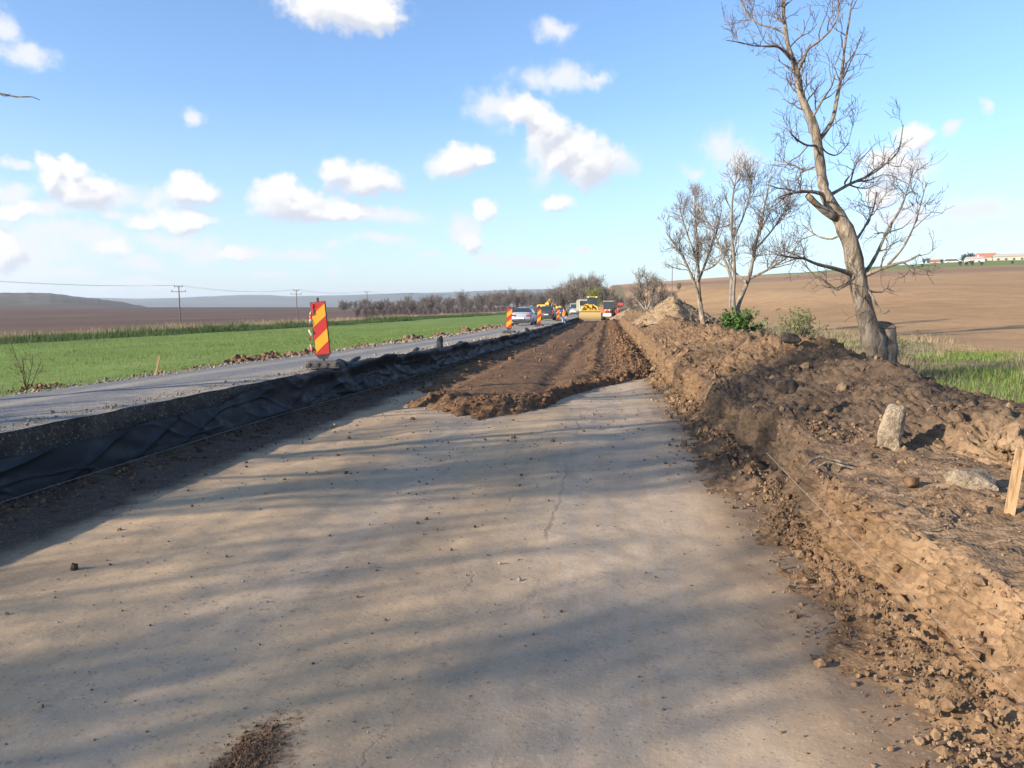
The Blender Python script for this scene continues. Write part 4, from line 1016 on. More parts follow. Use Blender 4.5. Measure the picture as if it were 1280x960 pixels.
def car(label, pm, loc, L=4.6, W=1.8, Hh=1.46, kind='sedan', rz=0.0, group='cars driving away on the old road', name='car', cat='car'):
    root = empty(name, loc, rz, label, cat, group)
    hw = W / 2; r = .32
    if kind == 'sedan':   # y, half width at sill, at belt, belt z, deck z
        st = [(-L / 2, .80, .74, .62, .86), (-L / 2 + .10, .95, .90, .66, .98), (-L / 2 + .5, 1, .96, .80, 1.00), (-.9, 1, .97, .86, .98), (.2, 1, .97, .86, .97), (1.0, 1, .96, .84, .95), (1.7, .99, .92, .72, .84), (L / 2 - .15, .92, .80, .56, .68), (L / 2, .82, .68, .48, .56)]
        roof = [(-1.75, .985, .76), (-.95, Hh - .04, .66), (-.3, Hh, .66), (.45, Hh - .02, .65), (1.15, .96, .76)]
    elif kind == 'wagon':
        st = [(-L / 2, .84, .82, .7, 1.0), (-L / 2 + .10, .97, .94, .8, 1.04), (-L / 2 + .6, 1, .97, .88, 1.04), (0, 1, .98, .9, 1.03), (1.0, 1, .97, .9, 1.0), (1.7, .99, .94, .82, .95), (L / 2 - .15, .92, .86, .66, .8), (L / 2, .84, .72, .55, .66)]
        roof = [(-L / 2 + .12, 1.04, .86), (-L / 2 + .42, Hh - .07, .74), (-1.2, Hh, .72), (.5, Hh - .02, .70), (1.3, 1.0, .80)]
    else:                 # van, seen from behind as well
        st = [(-L / 2, .95, .93, .9, 1.1), (-L / 2 + .08, .99, .97, 1.0, 1.12), (0, 1, .98, 1.0, 1.12), (1.2, 1, .97, 1.0, 1.1), (1.9, .97, .92, .9, 1.02), (L / 2 - .1, .92, .84, .7, .85), (L / 2, .85, .75, .6, .7)]
        roof = [(-L / 2 + .03, 1.12, .93), (-L / 2 + .15, Hh - .08, .86), (-1.6, Hh, .84), (.9, Hh - .02, .82), (1.65, 1.08, .86)]
    mb = MB()
    rings = []
    for (y, a, b_, bz, dz) in st:
        h = ring([(a * hw * .86, .20), (a * hw * .98, .30), (a * hw, .50), ((a * .4 + b_ * .6) * hw, bz * .97), (b_ * hw * .95, bz + (dz - bz) * .7), (b_ * hw * .6, dz)])
        rings.append(np.c_[h[:, 0], np.full(len(h), y), h[:, 1]])
    mb.loft(rings)
    rr = []
    for (y, z, k) in roof:
        base = np.interp(y, [s_[0] for s_ in st], [s_[4] for s_ in st]) - .05
        h = ring([(hw * .93, base), (hw * (k + (.93 - k) * .4), base + (z - base) * .6), (hw * k, max(z - .06, base + .01)), (hw * k * .6, max(z, base + .02))])
        rr.append(np.c_[h[:, 0], np.full(len(h), y), h[:, 1]])
    mb.loft(rr)
    mb.build('body', pm, root, True)
    # glass: rear screen, windscreen, side panes set just proud of the cabin
    y0, z0, k0 = roof[0]; y1, z1, k1 = roof[1]
    nrm = unit(np.array([0, -(z1 - z0), (y1 - y0)])); nrm = nrm if nrm[1] < 0 else -nrm
    def pane(nm, a, b_, o):
        g = MB(); a = np.array(a); b_ = np.array(b_)
        P = np.array([a, b_]); g.box((0, 0, 0), (.001, .001, .001)); return g
    f0, f1 = .18, .90
    def pt(f, x): return np.array([x, y0 + (y1 - y0) * f, z0 + (z1 - z0) * f])
    g = MB(); w0, w1 = hw * (.93 * .9), hw * (k1 * .90)
    q = [pt(f0, -w0 * .97), pt(f0, w0 * .97), pt(f1, w1), pt(f1, -w1)]
    off = nrm * .03; V = [p + off for p in q] + [p - nrm * .03 for p in q]
    g.add(V, [(0, 1, 2, 3), (7, 6, 5, 4), (0, 4, 5, 1), (1, 5, 6, 2), (2, 6, 7, 3), (3, 7, 4, 0)]); g.build('rear_window', M_glass, root)
    ya, za, ka = roof[-1]; yb, zb, kb = roof[-2]; nf = unit(np.array([0, za * 0 + (zb - za), (ya - yb)]))
    q = [np.array([s_ * hw * .82, ya + (yb - ya) * .15, za + (zb - za) * .15]) for s_ in (-1, 1)] + [np.array([s_ * hw * kb * .92, ya + (yb - ya) * .9, za + (zb - za) * .9]) for s_ in (1, -1)]
    g = MB(); V = [p + nf * .03 for p in q] + [p - nf * .03 for p in q]
    g.add(V, [(3, 2, 1, 0), (4, 5, 6, 7), (0, 1, 5, 4), (1, 2, 6, 5), (2, 3, 7, 6), (3, 0, 4, 7)]); g.build('windscreen', M_glass, root)
    for s_ in (-1, 1):
        g = MB(); b0 = np.interp(0, [q_[0] for q_ in st], [q_[4] for q_ in st])
        ys_ = [y1 - .25, 1.0 if kind != 'van' else 1.5, .35 if kind != 'van' else .9, y1 + .15]
        zs_ = [b0 + .03, b0 + .03, Hh - .12, Hh - .14]
        xs_ = [hw * (.93 - .02), hw * .91, hw * (roof[2][2] + .05), hw * (roof[2][2] + .05)]
        V = [np.array([s_ * (x_ + .025), y_, z_]) for x_, y_, z_ in zip(xs_, ys_, zs_)] + [np.array([s_ * (x_ - .04), y_, z_]) for x_, y_, z_ in zip(xs_, ys_, zs_)]
        g.add(V, [(0, 1, 2, 3), (7, 6, 5, 4), (0, 4, 5, 1), (1, 5, 6, 2), (2, 6, 7, 3), (3, 7, 4, 0)]); g.build('side_window', M_glass, root)
        lb = MB(); zz = .80 if kind == 'sedan' else .92
        if kind == 'sedan': lb.box((s_ * hw * .66, -L / 2 + .03, zz), (.42, .14, .15), None, .03)
        else: lb.box((s_ * hw * .87, -L / 2 + .05, zz + .05), (.15, .14, .42), None, .03)
        lb.build('tail_light', M_lamp, root)
        hb = MB(); hb.box((s_ * hw * .62, L / 2 - .11, .62), (.34, .18, .14), None, .03); hb.build('headlight', M_whl, root)
        mbm = MB(); mbm.box((s_ * (hw + .09), .95, 1.0), (.20, .10, .13), None, .03); mbm.build('mirror', pm, root)
    bb = MB(); bb.box((0, -L / 2 + .02, .42), (W * .88, .16, .20), None, .05); bb.box((0, -L / 2 + .05, .27), (W * .7, .2, .12), None, .03); bb.build('bumper', M_blk if kind != 'sedan' else M_charc, root)
    pb = MB(); pb.box((0, -L / 2 - .075 + .03, .60 if kind == 'sedan' else .68), (.50, .03, .11), None, .006); pb.build('number_plate', M_plate, root)
    for x in (-hw + .1, hw - .1):
        for y in (-L / 2 + .85, L / 2 - .85): make_wheel(x, y, r, .2, root)
    return root
def oz(x, y): return float(zo(np.array(float(y))) - .16 * (x - xw(y)) / (XL - xw(y)) + .03)
def on_road(px, d_): 
    x, y = col_at(px, d_); return (x, y, oz(x, y))
car('silver sedan on the old road, nearest of the vehicle queue', M_silver, on_road(655, 64.5), kind='sedan')
car('charcoal estate car just ahead of the silver sedan', M_charc, on_road(684.5, 90), L=4.7, Hh=1.62, kind='wagon')
car('dark blue hatchback beside the worker, ahead of the charcoal estate', M_blue, on_road(702.5, 122), L=4.2, W=1.75, Hh=1.5, kind='wagon')
car('pale grey van standing left of the yellow grader blade', M_vanp, on_road(719, 150), L=5.2, W=1.98, Hh=2.25, kind='van', cat='van', name='van')

# ------------------------------------------------------------------ grader with a front blade, facing the viewer (front = -Y)
def fz(x, y, up=.17): return float(zf(np.array(float(y)))) + up
x, y = col_at(739, 108)
G = empty('grader', (x, y, fz(x, y)), R(2), 'yellow grader with wide lowered front blade at the end of the spread soil', 'grader')
mb = MB()   # curved blade
n = 9; a = np.linspace(-.9, .75, n); P = []
for s_ in (-1.6, 1.6): P.append([(s_, -3.2 + .55 * (1 - math.cos(q)) - .0, .62 + .62 * math.sin(q) / .8) for q in a])
P = np.array(P); back = P + np.array([0, .07, 0]); full = np.concatenate([P, back[:, ::-1]], 1)
mb.loft(full); 
for s_ in (-1.61, 1.61): mb.box((s_, -3.0, .62), (.05, .35, 1.05), None, .01)
bl = mb.build('front_blade', M_dusty, G); e_ = MB(); e_.box((0, -2.98, .10), (3.24, .05, .26), (R(14), 0, 0), .008); e_.build('cutting_edge', M_steel, bl)
e_ = MB(); e_.box((0, -3.22, 1.22), (3.3, .10, .14), None, .02); e_.build('top_rail', M_yel, bl)
mb = MB(); mb.box((-.5, -2.2, .75), (.16, 1.6, .2), None, .03); mb.box((.5, -2.2, .75), (.16, 1.6, .2), None, .03); mb.box((0, -1.55, .95), (1.3, .25, .5), None, .05); mb.cyl((0, -2.9, 1.15), (0, -1.5, 1.6), .06); mb.build('push_frame', M_yel, G)
mb = MB(); pts = [(0, -1.6, 1.15), (0, -1.0, 1.45), (0, .2, 1.85), (0, 1.6, 1.9), (0, 2.4, 1.55)]
for p, q in zip(pts[:-1], pts[1:]): mb.tube([p, q], .20, 8)
mb.box((-.05, -.95, 1.75), (.5, .7, .55), (R(-14), 0, 0), .1); mb.box((.35, -.3, 1.9), (.25, .5, .4), None, .05); mb.build('main_frame', M_yel, G, False)
mb = MB(); mb.box((0, 2.1, 1.45), (1.3, 1.1, 1.0), None, .08); mb.box((0, 4.0, 1.6), (1.25, 2.6, 1.15), None, .15); mb.build('engine_hood', M_yel, G)
cb = MB(); cx_, cy_ = .18, 2.1
for sx in (-.68, .68):
    for sy in (-.6, .6): cb.box((cx_ + sx, cy_ + sy, 2.35), (.09, .09, 1.5), None, .02)
cb.box((cx_, cy_, 1.68), (1.45, 1.3, .16), None, .03); cab = cb.build('cab', M_dark, G)
rb = MB(); rb.box((cx_, cy_, 3.12), (1.6, 1.5, .13), None, .05); rb.build('roof', M_yel, cab)
for nm, c_, s_ in (('windscreen', (cx_, cy_ - .61, 2.42), (1.24, .03, 1.25)), ('side_window', (cx_ - .69, cy_, 2.42), (.03, 1.08, 1.25)), ('side_window', (cx_ + .69, cy_, 2.42), (.03, 1.08, 1.25)), ('rear_window', (cx_, cy_ + .61, 2.42), (1.24, .03, 1.25))):
    g = MB(); g.box(c_, s_, None, .008); g.build(nm, M_glass, cab)
for sx in (-.55, .55): g = MB(); g.box((cx_ + sx, cy_ - .78, 3.08), (.22, .1, .14), None, .03); g.build('work_lamp', M_whl, cab)
mb = MB(); mb.box((0, .9, .55), (3.4, .12, .6), (0, 0, R(28)), .03); mb.tube([(-.6, .6, 1.2), (0, .9, .9), (.6, 1.2, 1.2)], .07, 6); mb.build('moldboard', M_steel, G)
for (wx, wy) in ((-1.0, -1.3), (1.0, -1.3), (-.98, 2.6), (.98, 2.6), (-.98, 4.2), (.98, 4.2)): make_wheel(wx, wy, .66, .42, G)
mb = MB(); mb.box((0, -1.3, .68), (1.7, .22, .22), None, .04); mb.build('axle', M_yel, G)
mb = MB(); mb.box((-.95, -1.7, 1.55), (.75, .8, .5), (R(-10), 0, R(8)), .1); mb.box((-1.25, -1.2, 1.35), (.28, 1.6, .22), (R(8), 0, 0), .04); mb.tube([(-1.3, -2.9, 1.25), (-.9, -1.6, 1.95), (-.3, -.6, 1.9)], .10, 8); mb.tube([(.9, -2.9, 1.25), (.75, -1.7, 1.75), (.3, -.6, 1.9)], .10, 8); mb.box((-.55, -.9, 1.95), (.5, .5, .4), None, .06); mb.build('lift_frame', M_yel, G)
g = MB(); g.cyl((.35, 4.4, 2.1), (.35, 4.4, 2.9), .06, n=10); g.build('exhaust_stack', M_dark, G)
# ------------------------------------------------------------------ orange tractor with roller wheels
x, y = col_at(760.5, 104)
T = empty('tractor', (x, y, fz(x, y)), R(-4), 'orange tractor with glazed cab parked right of the yellow grader', 'tractor')
mb = MB(); mb.box((0, -.9, 1.12), (.86, 1.7, .62), None, .14); mb.box((0, -1.72, 1.05), (.70, .06, .46), None, .03); mb.box((0, -1.2, .72), (.6, 1.5, .3), None, .05); mb.build('hood', M_ora, T)
g = MB(); 
for k in range(5): g.box((0, -1.765, .88 + k * .08), (.6, .03, .03), None, .006)
g.build('grille', M_blk, T)
for sx in (-1, 1):
    g = MB(); a = np.linspace(R(15), R(165), 9); P = np.array([[(sx * .72 + o, .95 + .92 * math.cos(q) * k_, .75 + .92 * math.sin(q) * k_) for (o, k_) in ((-.28, 1), (.28, 1), (.28, .95), (-.28, .95))] for q in a]); g.loft(P); g.build('fender', M_ora, T)
    make_wheel(sx * .76, .95, .78, .46, T); make_wheel(sx * .62, -1.25, .5, .42, T)
    g = MB(); g.box((sx * .27, -1.76, 1.34), (.2, .06, .12), None, .02); g.build('headlight', M_whl, T)
cb = MB()
for sx in (-.62, .62):
    for sy in (.05, 1.25): cb.box((sx, sy, 1.85), (.08, .08, 1.15), None, .015)
cb.box((0, .65, 1.28), (1.3, 1.26, .14), None, .03); cab = cb.build('cab', M_dark, T)
g = MB(); g.box((0, .65, 2.47), (1.46, 1.5, .15), None, .06); g.build('roof', M_cream, cab)
for nm, c_, s_ in (('windscreen', (0, .05, 1.9), (1.14, .03, .95)), ('rear_window', (0, 1.26, 1.9), (1.14, .03, .95)), ('side_window', (-.63, .65, 1.9), (.03, 1.1, .95)), ('side_window', (.63, .65, 1.9), (.03, 1.1, .95))):
    g = MB(); g.box(c_, s_, None, .008); g.build(nm, M_glass, cab)
g = MB(); g.box((0, -1.95, .72), (1.1, .2, .42), None, .04); g.build('front_weight', M_steel, T)
# ------------------------------------------------------------------ cream dump truck behind the grader
x, y = col_at(731.5, 140)
T = empty('dump_truck', (x, y, fz(x, y)), R(4), 'cream dump truck half hidden behind the yellow grader', 'truck')
mb = MB(); mb.prism([(-1.25, 1.2), (1.25, 1.2), (1.35, 3.0), (-1.35, 3.0)], 0, 5.0); mb.box((0, -.15, 3.05), (2.6, 1.3, .1), (R(8), 0, 0), .03)
for k in range(6): mb.box((0, .4 + k * .85, 2.1), (2.78, .1, 1.7), None, .02)
mb.build('tipper_body', M_cream, T)
cb = MB(); cb.box((0, -1.5, 2.0), (2.4, 1.7, 2.1), None, .18); cab = cb.build('cab', M_cream, T)
g = MB(); g.box((0, -2.37, 2.45), (2.1, .04, .8), None, .01); g.build('windscreen', M_glass, cab)
g = MB(); g.box((0, -2.4, .85), (2.4, .25, .4), None, .05); g.build('bumper', M_dark, T)
g = MB(); g.box((0, 1.3, .95), (.9, 7.0, .3), None, .04); g.build('chassis', M_dark, T)
for sx in (-1.05, 1.05):
    for sy in (-1.6, 2.6, 3.9): make_wheel(sx, sy, .5, .32, T)
    g = MB(); g.box((sx * .8, -2.40, 1.25), (.35, .06, .2), None, .03); g.build('headlight', M_whl, T)
# ------------------------------------------------------------------ excavators beyond the old road
def excavator(px, d, rz, label, py=None):
    x, y = col_at(px, d); z = ground_z(x, y) if py is None else elev(py, px, d)
    T = empty('excavator', (x, y, ground_z(x, y)), rz, label, 'excavator', 'excavators beyond the old road')
    for sx in (-.95, .95):
        g = MB(); q = np.linspace(0, 2 * math.pi, 20, endpoint=False)
        prof = [(1.6 * np.sign(math.cos(a)) * min(1, abs(math.cos(a)) * 1.3) + .0, .42 + .40 * math.sin(a)) for a in q]
        V0 = np.array([(sx - .25, p_[0], p_[1]) for p_ in prof]); V1 = V0 + [.5, 0, 0]; g.loft(np.array([V0, V1])); tk = g.build('track', M_rub, T)
        for k in range(4): g = MB(); g.cyl((sx - .27, -1.1 + k * .73, .42), (sx + .27, -1.1 + k * .73, .42), .22, n=12); g.build('roller', M_dark, tk)
    g = MB(); g.cyl((0, 0, .8), (0, 0, 1.05), .7, n=20); g.box((0, .1, 1.15), (2.3, 2.9, .22), None, .04); g.build('turntable', M_dark, T)
    g = MB(); g.box((.1, 1.0, 1.75), (2.2, 1.25, 1.05), None, .2); g.box((.65, -.3, 1.6), (.9, 1.5, .7), None, .12); g.build('engine_house', M_yel, T)
    g = MB(); g.box((-.68, -.55, 1.95), (.95, 1.5, 1.5), None, .14); cab = g.build('cab', M_yel, T)
    g = MB(); g.box((-.68, -1.31, 2.1), (.8, .04, 1.0), None, .01); g.build('windscreen', M_glass, cab)
    for s_ in (-1, 1): g = MB(); g.box((-.68 + s_ * .485, -.55, 2.2), (.03, 1.2, .75), None, .01); g.build('side_window', M_glass, cab)
    g = MB(); g.prism([(-.7, 1.4), (-2.0, 2.9), (-3.6, 3.3), (-3.65, 3.0), (-2.1, 2.45), (-.9, 1.2)], -.16, .16, M=[[0, 1, 0], [1, 0, 0], [0, 0, 1]]); g.build('boom', M_yel, T)
    g = MB(); g.prism([(-3.3, 3.5), (-3.75, 3.3), (-4.2, 1.5), (-4.0, 1.4)], -.13, .13, M=[[0, 1, 0], [1, 0, 0], [0, 0, 1]]); g.build('arm', M_yel, T)
    g = MB(); a = np.linspace(R(-60), R(150), 9); P = np.array([[(s_ * .55, -4.25 + .5 * math.cos(q) * k_ + .3, 1.0 + .5 * math.sin(q) * k_) for (s_, k_) in ((-1, 1), (1, 1), (1, .93), (-1, .93))] for q in a]); g.loft(P)
    for s_ in (-.55, .55): g.prism([(-4.25 + .3 + .5 * math.cos(q), 1.0 + .5 * math.sin(q)) for q in a], s_ - .02, s_ + .02, M=[[0, 1, 0], [1, 0, 0], [0, 0, 1]])
    g.build('bucket', M_dark, T)
    g = MB(); g.cyl((.0, -1.0, 1.5), (0, -2.2, 2.55), .08, n=8); g.build('boom_cylinder', M_steel, T)
    return T
E = excavator(680.5, 172, R(165), 'yellow excavator with its boom swung left, beyond the charcoal estate car')
E2 = copy_tree(E); x, y = col_at(700, 265); E2.location = (x, y, ground_z(x, y)); E2.rotation_euler.z = R(-130); E2['label'] = 'farther yellow excavator by the woods, right of the other excavator'
# dark soil heap the excavator works on
x, y = col_at(675, 170)
# ------------------------------------------------------------------ people
def person(px, d, h, label, top_m, leg_m, vest=None, pose=0.0, zz=None):
    x, y = col_at(px, d); z = fz(x, y, .0) if zz is None else zz
    root = empty('person', (x, y, z), R(15), label, 'person'); k = h / 1.75
    def skinned(nm, V, E, Rr, m, par):
        me = bpy.data.meshes.new(nm); me.from_pydata([tuple(np.array(v) * k) for v in V], E, []); o = bpy.data.objects.new(nm, me); COL.objects.link(o); me.materials.append(m); o.parent = par
        md = o.modifiers.new('skin', 'SKIN'); 
        for i, r_ in enumerate(Rr):
            sv = me.skin_vertices[0].data[i]; sv.radius = (r_ * k, r_ * k); sv.use_root = (i == 0)
        md.use_smooth_shade = True; ss = o.modifiers.new('sub', 'SUBSURF'); ss.levels = ss.render_levels = 2; return o
    sp = .17 + pose
    V = [(0, 0, .95), (0, 0, 1.15), (0, 0, 1.38), (0, 0, 1.50), (0, -.01, 1.56), (0, -.02, 1.65), (0, -.01, 1.73),
         (-.10, 0, .90), (-.13, -.05 - pose, .50), (-.14, .02 - pose, .09), (-.15, -.14 - pose, .04), (.10, 0, .90), (.14, .03 + pose, .50), (.16, .12 + pose, .09), (.17, -.04 + pose, .04),
         (-.20, 0, 1.42), (-.27, .02, 1.15), (-.26, -.10, .92), (-.25, -.15, .80), (.20, 0, 1.42), (.28, .0, 1.16), (.26, -.16, .96), (.24, -.22, .86)]
    E_ = [(0, 1), (1, 2), (2, 3), (3, 4), (4, 5), (5, 6), (0, 7), (7, 8), (8, 9), (9, 10), (0, 11), (11, 12), (12, 13), (13, 14), (2, 15), (15, 16), (16, 17), (17, 18), (2, 19), (19, 20), (20, 21), (21, 22)]
    Rr = [.13, .12, .13, .06, .055, .10, .075, .085, .055, .04, .035, .085, .055, .04, .035, .06, .042, .032, .03, .06, .042, .032, .03]
    skinned('body', V, E_, Rr, M_skin, root)
    sl_ = [0, 1, 2, 15, 16, 17, 19, 20, 21]; mp = {v: i for i, v in enumerate(sl_)}
    jk = skinned('jacket', [V[i] for i in sl_], [(mp[a], mp[c]) for a, c in E_ if a in mp and c in mp], [Rr[i] * 1.22 + .012 for i in sl_], top_m, root)
    sl_ = [0, 7, 8, 9, 11, 12, 13]; mp = {v: i for i, v in enumerate(sl_)}
    skinned('trousers', [V[i] for i in sl_], [(mp[a], mp[c]) for a, c in E_ if a in mp and c in mp], [Rr[i] * 1.2 + .012 for i in sl_], leg_m, root)
    if vest is not None:
        skinned('vest', [(0, 0, .92), (0, 0, 1.15), (0, 0, 1.40), (-.15, 0, 1.44), (.15, 0, 1.44)], [(0, 1), (1, 2), (2, 3), (2, 4)], [.185, .18, .185, .085, .085], vest, root)
    for s_ in (-1, 1):
        g = MB(); g.box((s_ * .155 * k, (-.08 - s_ * -pose) * k, .05 * k), (.10 * k, .27 * k, .10 * k), None, .03); g.build('shoe', M_blk, root)
    V_, Fc = ico(2, 3, .08, (1, 1.05, .9)); g = MB(); g.add(V_ * .112 * k + np.array([0, .01, 1.695]) * k, [Fc]); g.build('hair', M_hair, root, True)
person(705, 71, 1.78, 'person in orange safety vest and pale jeans standing by the black sheeting', M_coat, M_jean, M_vest, .12)
person(772.5, 100, 1.75, 'person in red work clothes standing right of the orange tractor', M_redc, M_redc, None, .05, zz=fz(1.5, 100, .15))

# ------------------------------------------------------------------ striped beacons
m, t, b = mat('beacon_red', (.58, .035, .03), .35, 0, .5); t.put(b.inputs['Base Color'], t.mix(t.rng(t.noise(t.obj(), 9, 6, .7), .4, .72, 0, .7), (.52, .03, .025), (.35, .07, .04))); M_bred = m
m, t, b = mat('beacon_yellow', (.85, .42, .02), .35, 0, .5); t.put(b.inputs['Base Color'], t.mix(t.rng(t.noise(t.obj(), 8, 6, .7), .4, .72, 0, .7), (.78, .36, .015), (.55, .28, .05))); M_byel = m
m, t, b = mat('warning_tape', (.75, .7, .68), .5, 0, .4); z_ = t.sep(t.obj())[2]; t.put(b.inputs['Base Color'], t.mix(t.rng(t.math('FRACT', t.math('MULTIPLY', z_, 5.0)), .48, .52, 0, 1), (.72, .68, .66), (.55, .06, .05))); M_tape = m
M_base = paint('recycled_rubber', (.045, .045, .047), .8, 0, .55)
def beacon(label, tilt=0.0, tape=True):
    root = empty('striped_beacon', (0, 0, 0), 0, label, 'beacon', 'striped beacons along the cut edge')
    g = MB(); o = [(-.30, -.2), (.30, -.2), (.38, -.1), (.38, .1), (.30, .2), (-.30, .2), (-.38, .1), (-.38, -.1)]
    g.loft([[(x_ * k_, y_ * k_, z_) for x_, y_ in o] for (k_, z_) in ((1, 0), (1, .05), (.82, .12))])
    bs = g.build('foot', M_base, root)
    g = MB()
    for k in range(4): g.box((-.24 + k * .16, -.195, .06), (.055, .03, .075), None, .008)
    g.build('grip_slot', M_blk, bs)
    Rm = np.array(Euler((0, tilt, 0)).to_matrix())
    def tl(mb): 
        mb.v = [v @ Rm.T + np.array([0, 0, .10]) for v in mb.v]; return mb
    z0, h, w = .15, .97, .128
    g = MB(); g.prism([(-w - .014, z0), (-w * .55, z0 - .09), (w * .55, z0 - .09), (w + .014, z0), (w + .014, z0 + h + .014), (-w - .014, z0 + h + .014)], -.012, .03); fr = tl(g).build('frame', M_blk, root)
    g = MB(); g.box((0, -.012, z0 + h / 2), (2 * w, .008, h), None, .002); pl = tl(g).build('red_panel', M_bred, root)
    for (l0, l1, r0, r1) in ((.53, .76, .74, .97), (.03, .27, .25, .49)):
        g = MB(); q = [(-w + .001, z0 + h * l0), (w - .001, z0 + h * r0), (w - .001, z0 + h * r1), (-w + .001, z0 + h * l1)]; g.prism(q, -.0195, -.0150); tl(g).build('yellow_stripe', M_byel, root)
    g = MB(); g.cyl((.0, .02, -.02), (0, .02, z0 + h + .09), .022, n=10); tl(g).build('post', M_blk, root)
    if tape:
        rs = np.random.default_rng(4); a = []
        for k in range(22):
            f = k / 21; a.append((-w + .06 - .10 * min(1, f * 3) + .018 * math.sin(k * 1.1) - .05 * f, -.035 - .02 * math.cos(k * 1.7), z0 + h * (1.0 - f * 1.02)))
        a = np.array(a); tw_ = np.array([(.016 * math.cos(k * .5), .012 * math.sin(k * .5), 0) for k in range(22)])
        g = MB(); g.grid(np.array([a - tw_, a + tw_])); tl(g); g.build('warning_tape', M_tape, root)
    return root
B = beacon('largest striped beacon with torn warning tape, nearest along the cut edge', R(-4.5))
p = at_z(405, 461, oz(-5.0, 13)); B.location = (p[0], p[1], oz(p[0], p[1])); B.rotation_euler.z = YAW + R(4); B.scale = (.88, .88, .88)
B2 = beacon('striped beacon just left of the silver sedan', R(2), False); beac = [B2]
for (px, d_, lab) in ((636, 39, None), (673.5, 56, 'striped beacon between the silver sedan and the charcoal estate'), (697.5, 79, 'striped beacon farthest along the cut edge, left of the worker')):
    o = B2 if lab is None else copy_tree(B2); x, y = -5.25, 0
    xx, yy = col_at(px, d_); o.location = (xx, yy, oz(xx, yy)); o.rotation_euler.z = YAW + R(rw_.uniform(-8, 8))
    if lab: o['label'] = lab
# ------------------------------------------------------------------ black sheeting on the cut face
m, t, b = mat('black_geotextile', (.02, .022, .026), .55, 0, .45)
o_ = t.obj(); nn = t.noise(o_, 5, 6, .7)
t.put(b.inputs['Base Color'], t.mix(t.rng(nn, .45, .75, 0, .5), (.013, .0145, .018), (.045, .041, .037)))
t.put(b.inputs['Roughness'], t.rng(nn, .3, .7, .5, .85)); bump(t, b, t.noise(o_, 14, 5, .6), .25, .008); M_geo = m; b.inputs['Specular IOR Level'].default_value = .3
ys = np.concatenate([np.linspace(2.5, 5, 30), geo(5, 150, .022, .0052)[1:]]); nv = 46
v = np.linspace(0, 1, nv)[:, None]; Yg = np.broadcast_to(ys[None], (nv, len(ys)))
cover = np.interp(ys, [2, 7, 8.6, 9.6, 10.8, 12.6, 14, 18, 24, 40, 150], [.60, .62, .70, .86, .98, 1.12, 1.05, 1.10, 1.05, 1.12, 1.15]) + .07 * fbm(ys * 1.1, 2, 0, 3, seed=110) + .10 * fbm(ys * .45, 3, 0, 2, seed=111) * sst(10, 16, ys)
zb, zt = zf(ys) + .01, zo(ys) + .005
Hc = zt - zb
s_ = 1 - v                                   # 1 at the top edge of the sheet
hgt = s_ * cover[None]                       # share of the face height; above 1 it lies over the road edge
over = np.maximum(hgt - 1, 0)
X = xw(ys)[None] + .20 - .13 * np.clip(hgt, 0, 1) - over * Hc * 1.3
Z = zb + np.clip(hgt, 0, 1) * Hc + .03 * sst(0, .05, over) + .0
# creases: slanted pleats hanging from the upper edge, and bunched rolls further on
w1 = fbm(Yg * .9 + hgt * .8, hgt * 1.1, 0, 2, .5, seed=112); w2 = 1 - np.abs(vnoise(Yg * 1.1 - hgt * 1.6, hgt * .9, 0, 113)); w3 = 1 - np.abs(vnoise(Yg * 2.4 + hgt * 2.6, hgt * 2.2, 0, 114))
slack = .5 + sst(9, 13, Yg) * .5
dx = slack * (.075 * w1 + .07 * w2 ** 5 + .035 * w3 ** 5)
roll = np.exp(-((hgt - .92 - .08 * fbm(Yg * .8, 4, 0, 2, seed=115)) / .16) ** 2) * sst(9.5, 11.5, Yg) * (.09 + .14 * np.clip(fbm(Yg * .55, 6, 0, 3, seed=116) + .25, 0, 1))
X = X + np.abs(dx) * np.clip(hgt * 6, 0, 1) + roll * 1.0 + .03
Z = Z + roll * .55 + .02 * w1 * slack * sst(.5, 1, hgt)
Z = np.maximum(Z, zb[None] + .004)
o = MB().grid(np.stack([X, Yg, Z], -1)).build('black_sheeting', M_geo, smooth=True)
tag(o, 'long crumpled black geotextile sheet draped along the cut edge of the old road', 'plastic sheet')
# loose folded bundles lying on it
def bundle(b, L, r, yaw, tilt, seed, label):
    rs = np.random.default_rng(seed); n = 34; t_ = np.linspace(0, 1, 26)
    th = np.arange(n) * 2 * math.pi / n; T_, H_ = np.meshgrid(t_, th, indexing='ij')
    rad = r * (np.sin(np.clip(T_, .02, .98) * math.pi) ** .35) * (1 + .22 * fbm(T_ * 3, np.cos(H_) * .9, np.sin(H_) * .9, 3, .45, seed=seed)) * (1 - .2 * T_)
    P = np.stack([rad * np.cos(H_), (T_ - .5) * L, rad * np.sin(H_) * .75 + .05 * np.sin(T_ * 7 + seed)], -1).reshape(-1, 3)
    P = P @ np.array(Euler((tilt, 0, yaw)).to_matrix()).T
    g = MB(); g.loft(P.reshape(26, n, 3))
    o = g.build('sheeting_bundle', M_geo, None, True, tuple(b)); tag(o, label, 'plastic bundle', 'rolled bundles of black sheeting')
def edge_pt(y, up): return (float(xw(np.array(y))) + .06, y, float(zo(np.array(y))) + up)
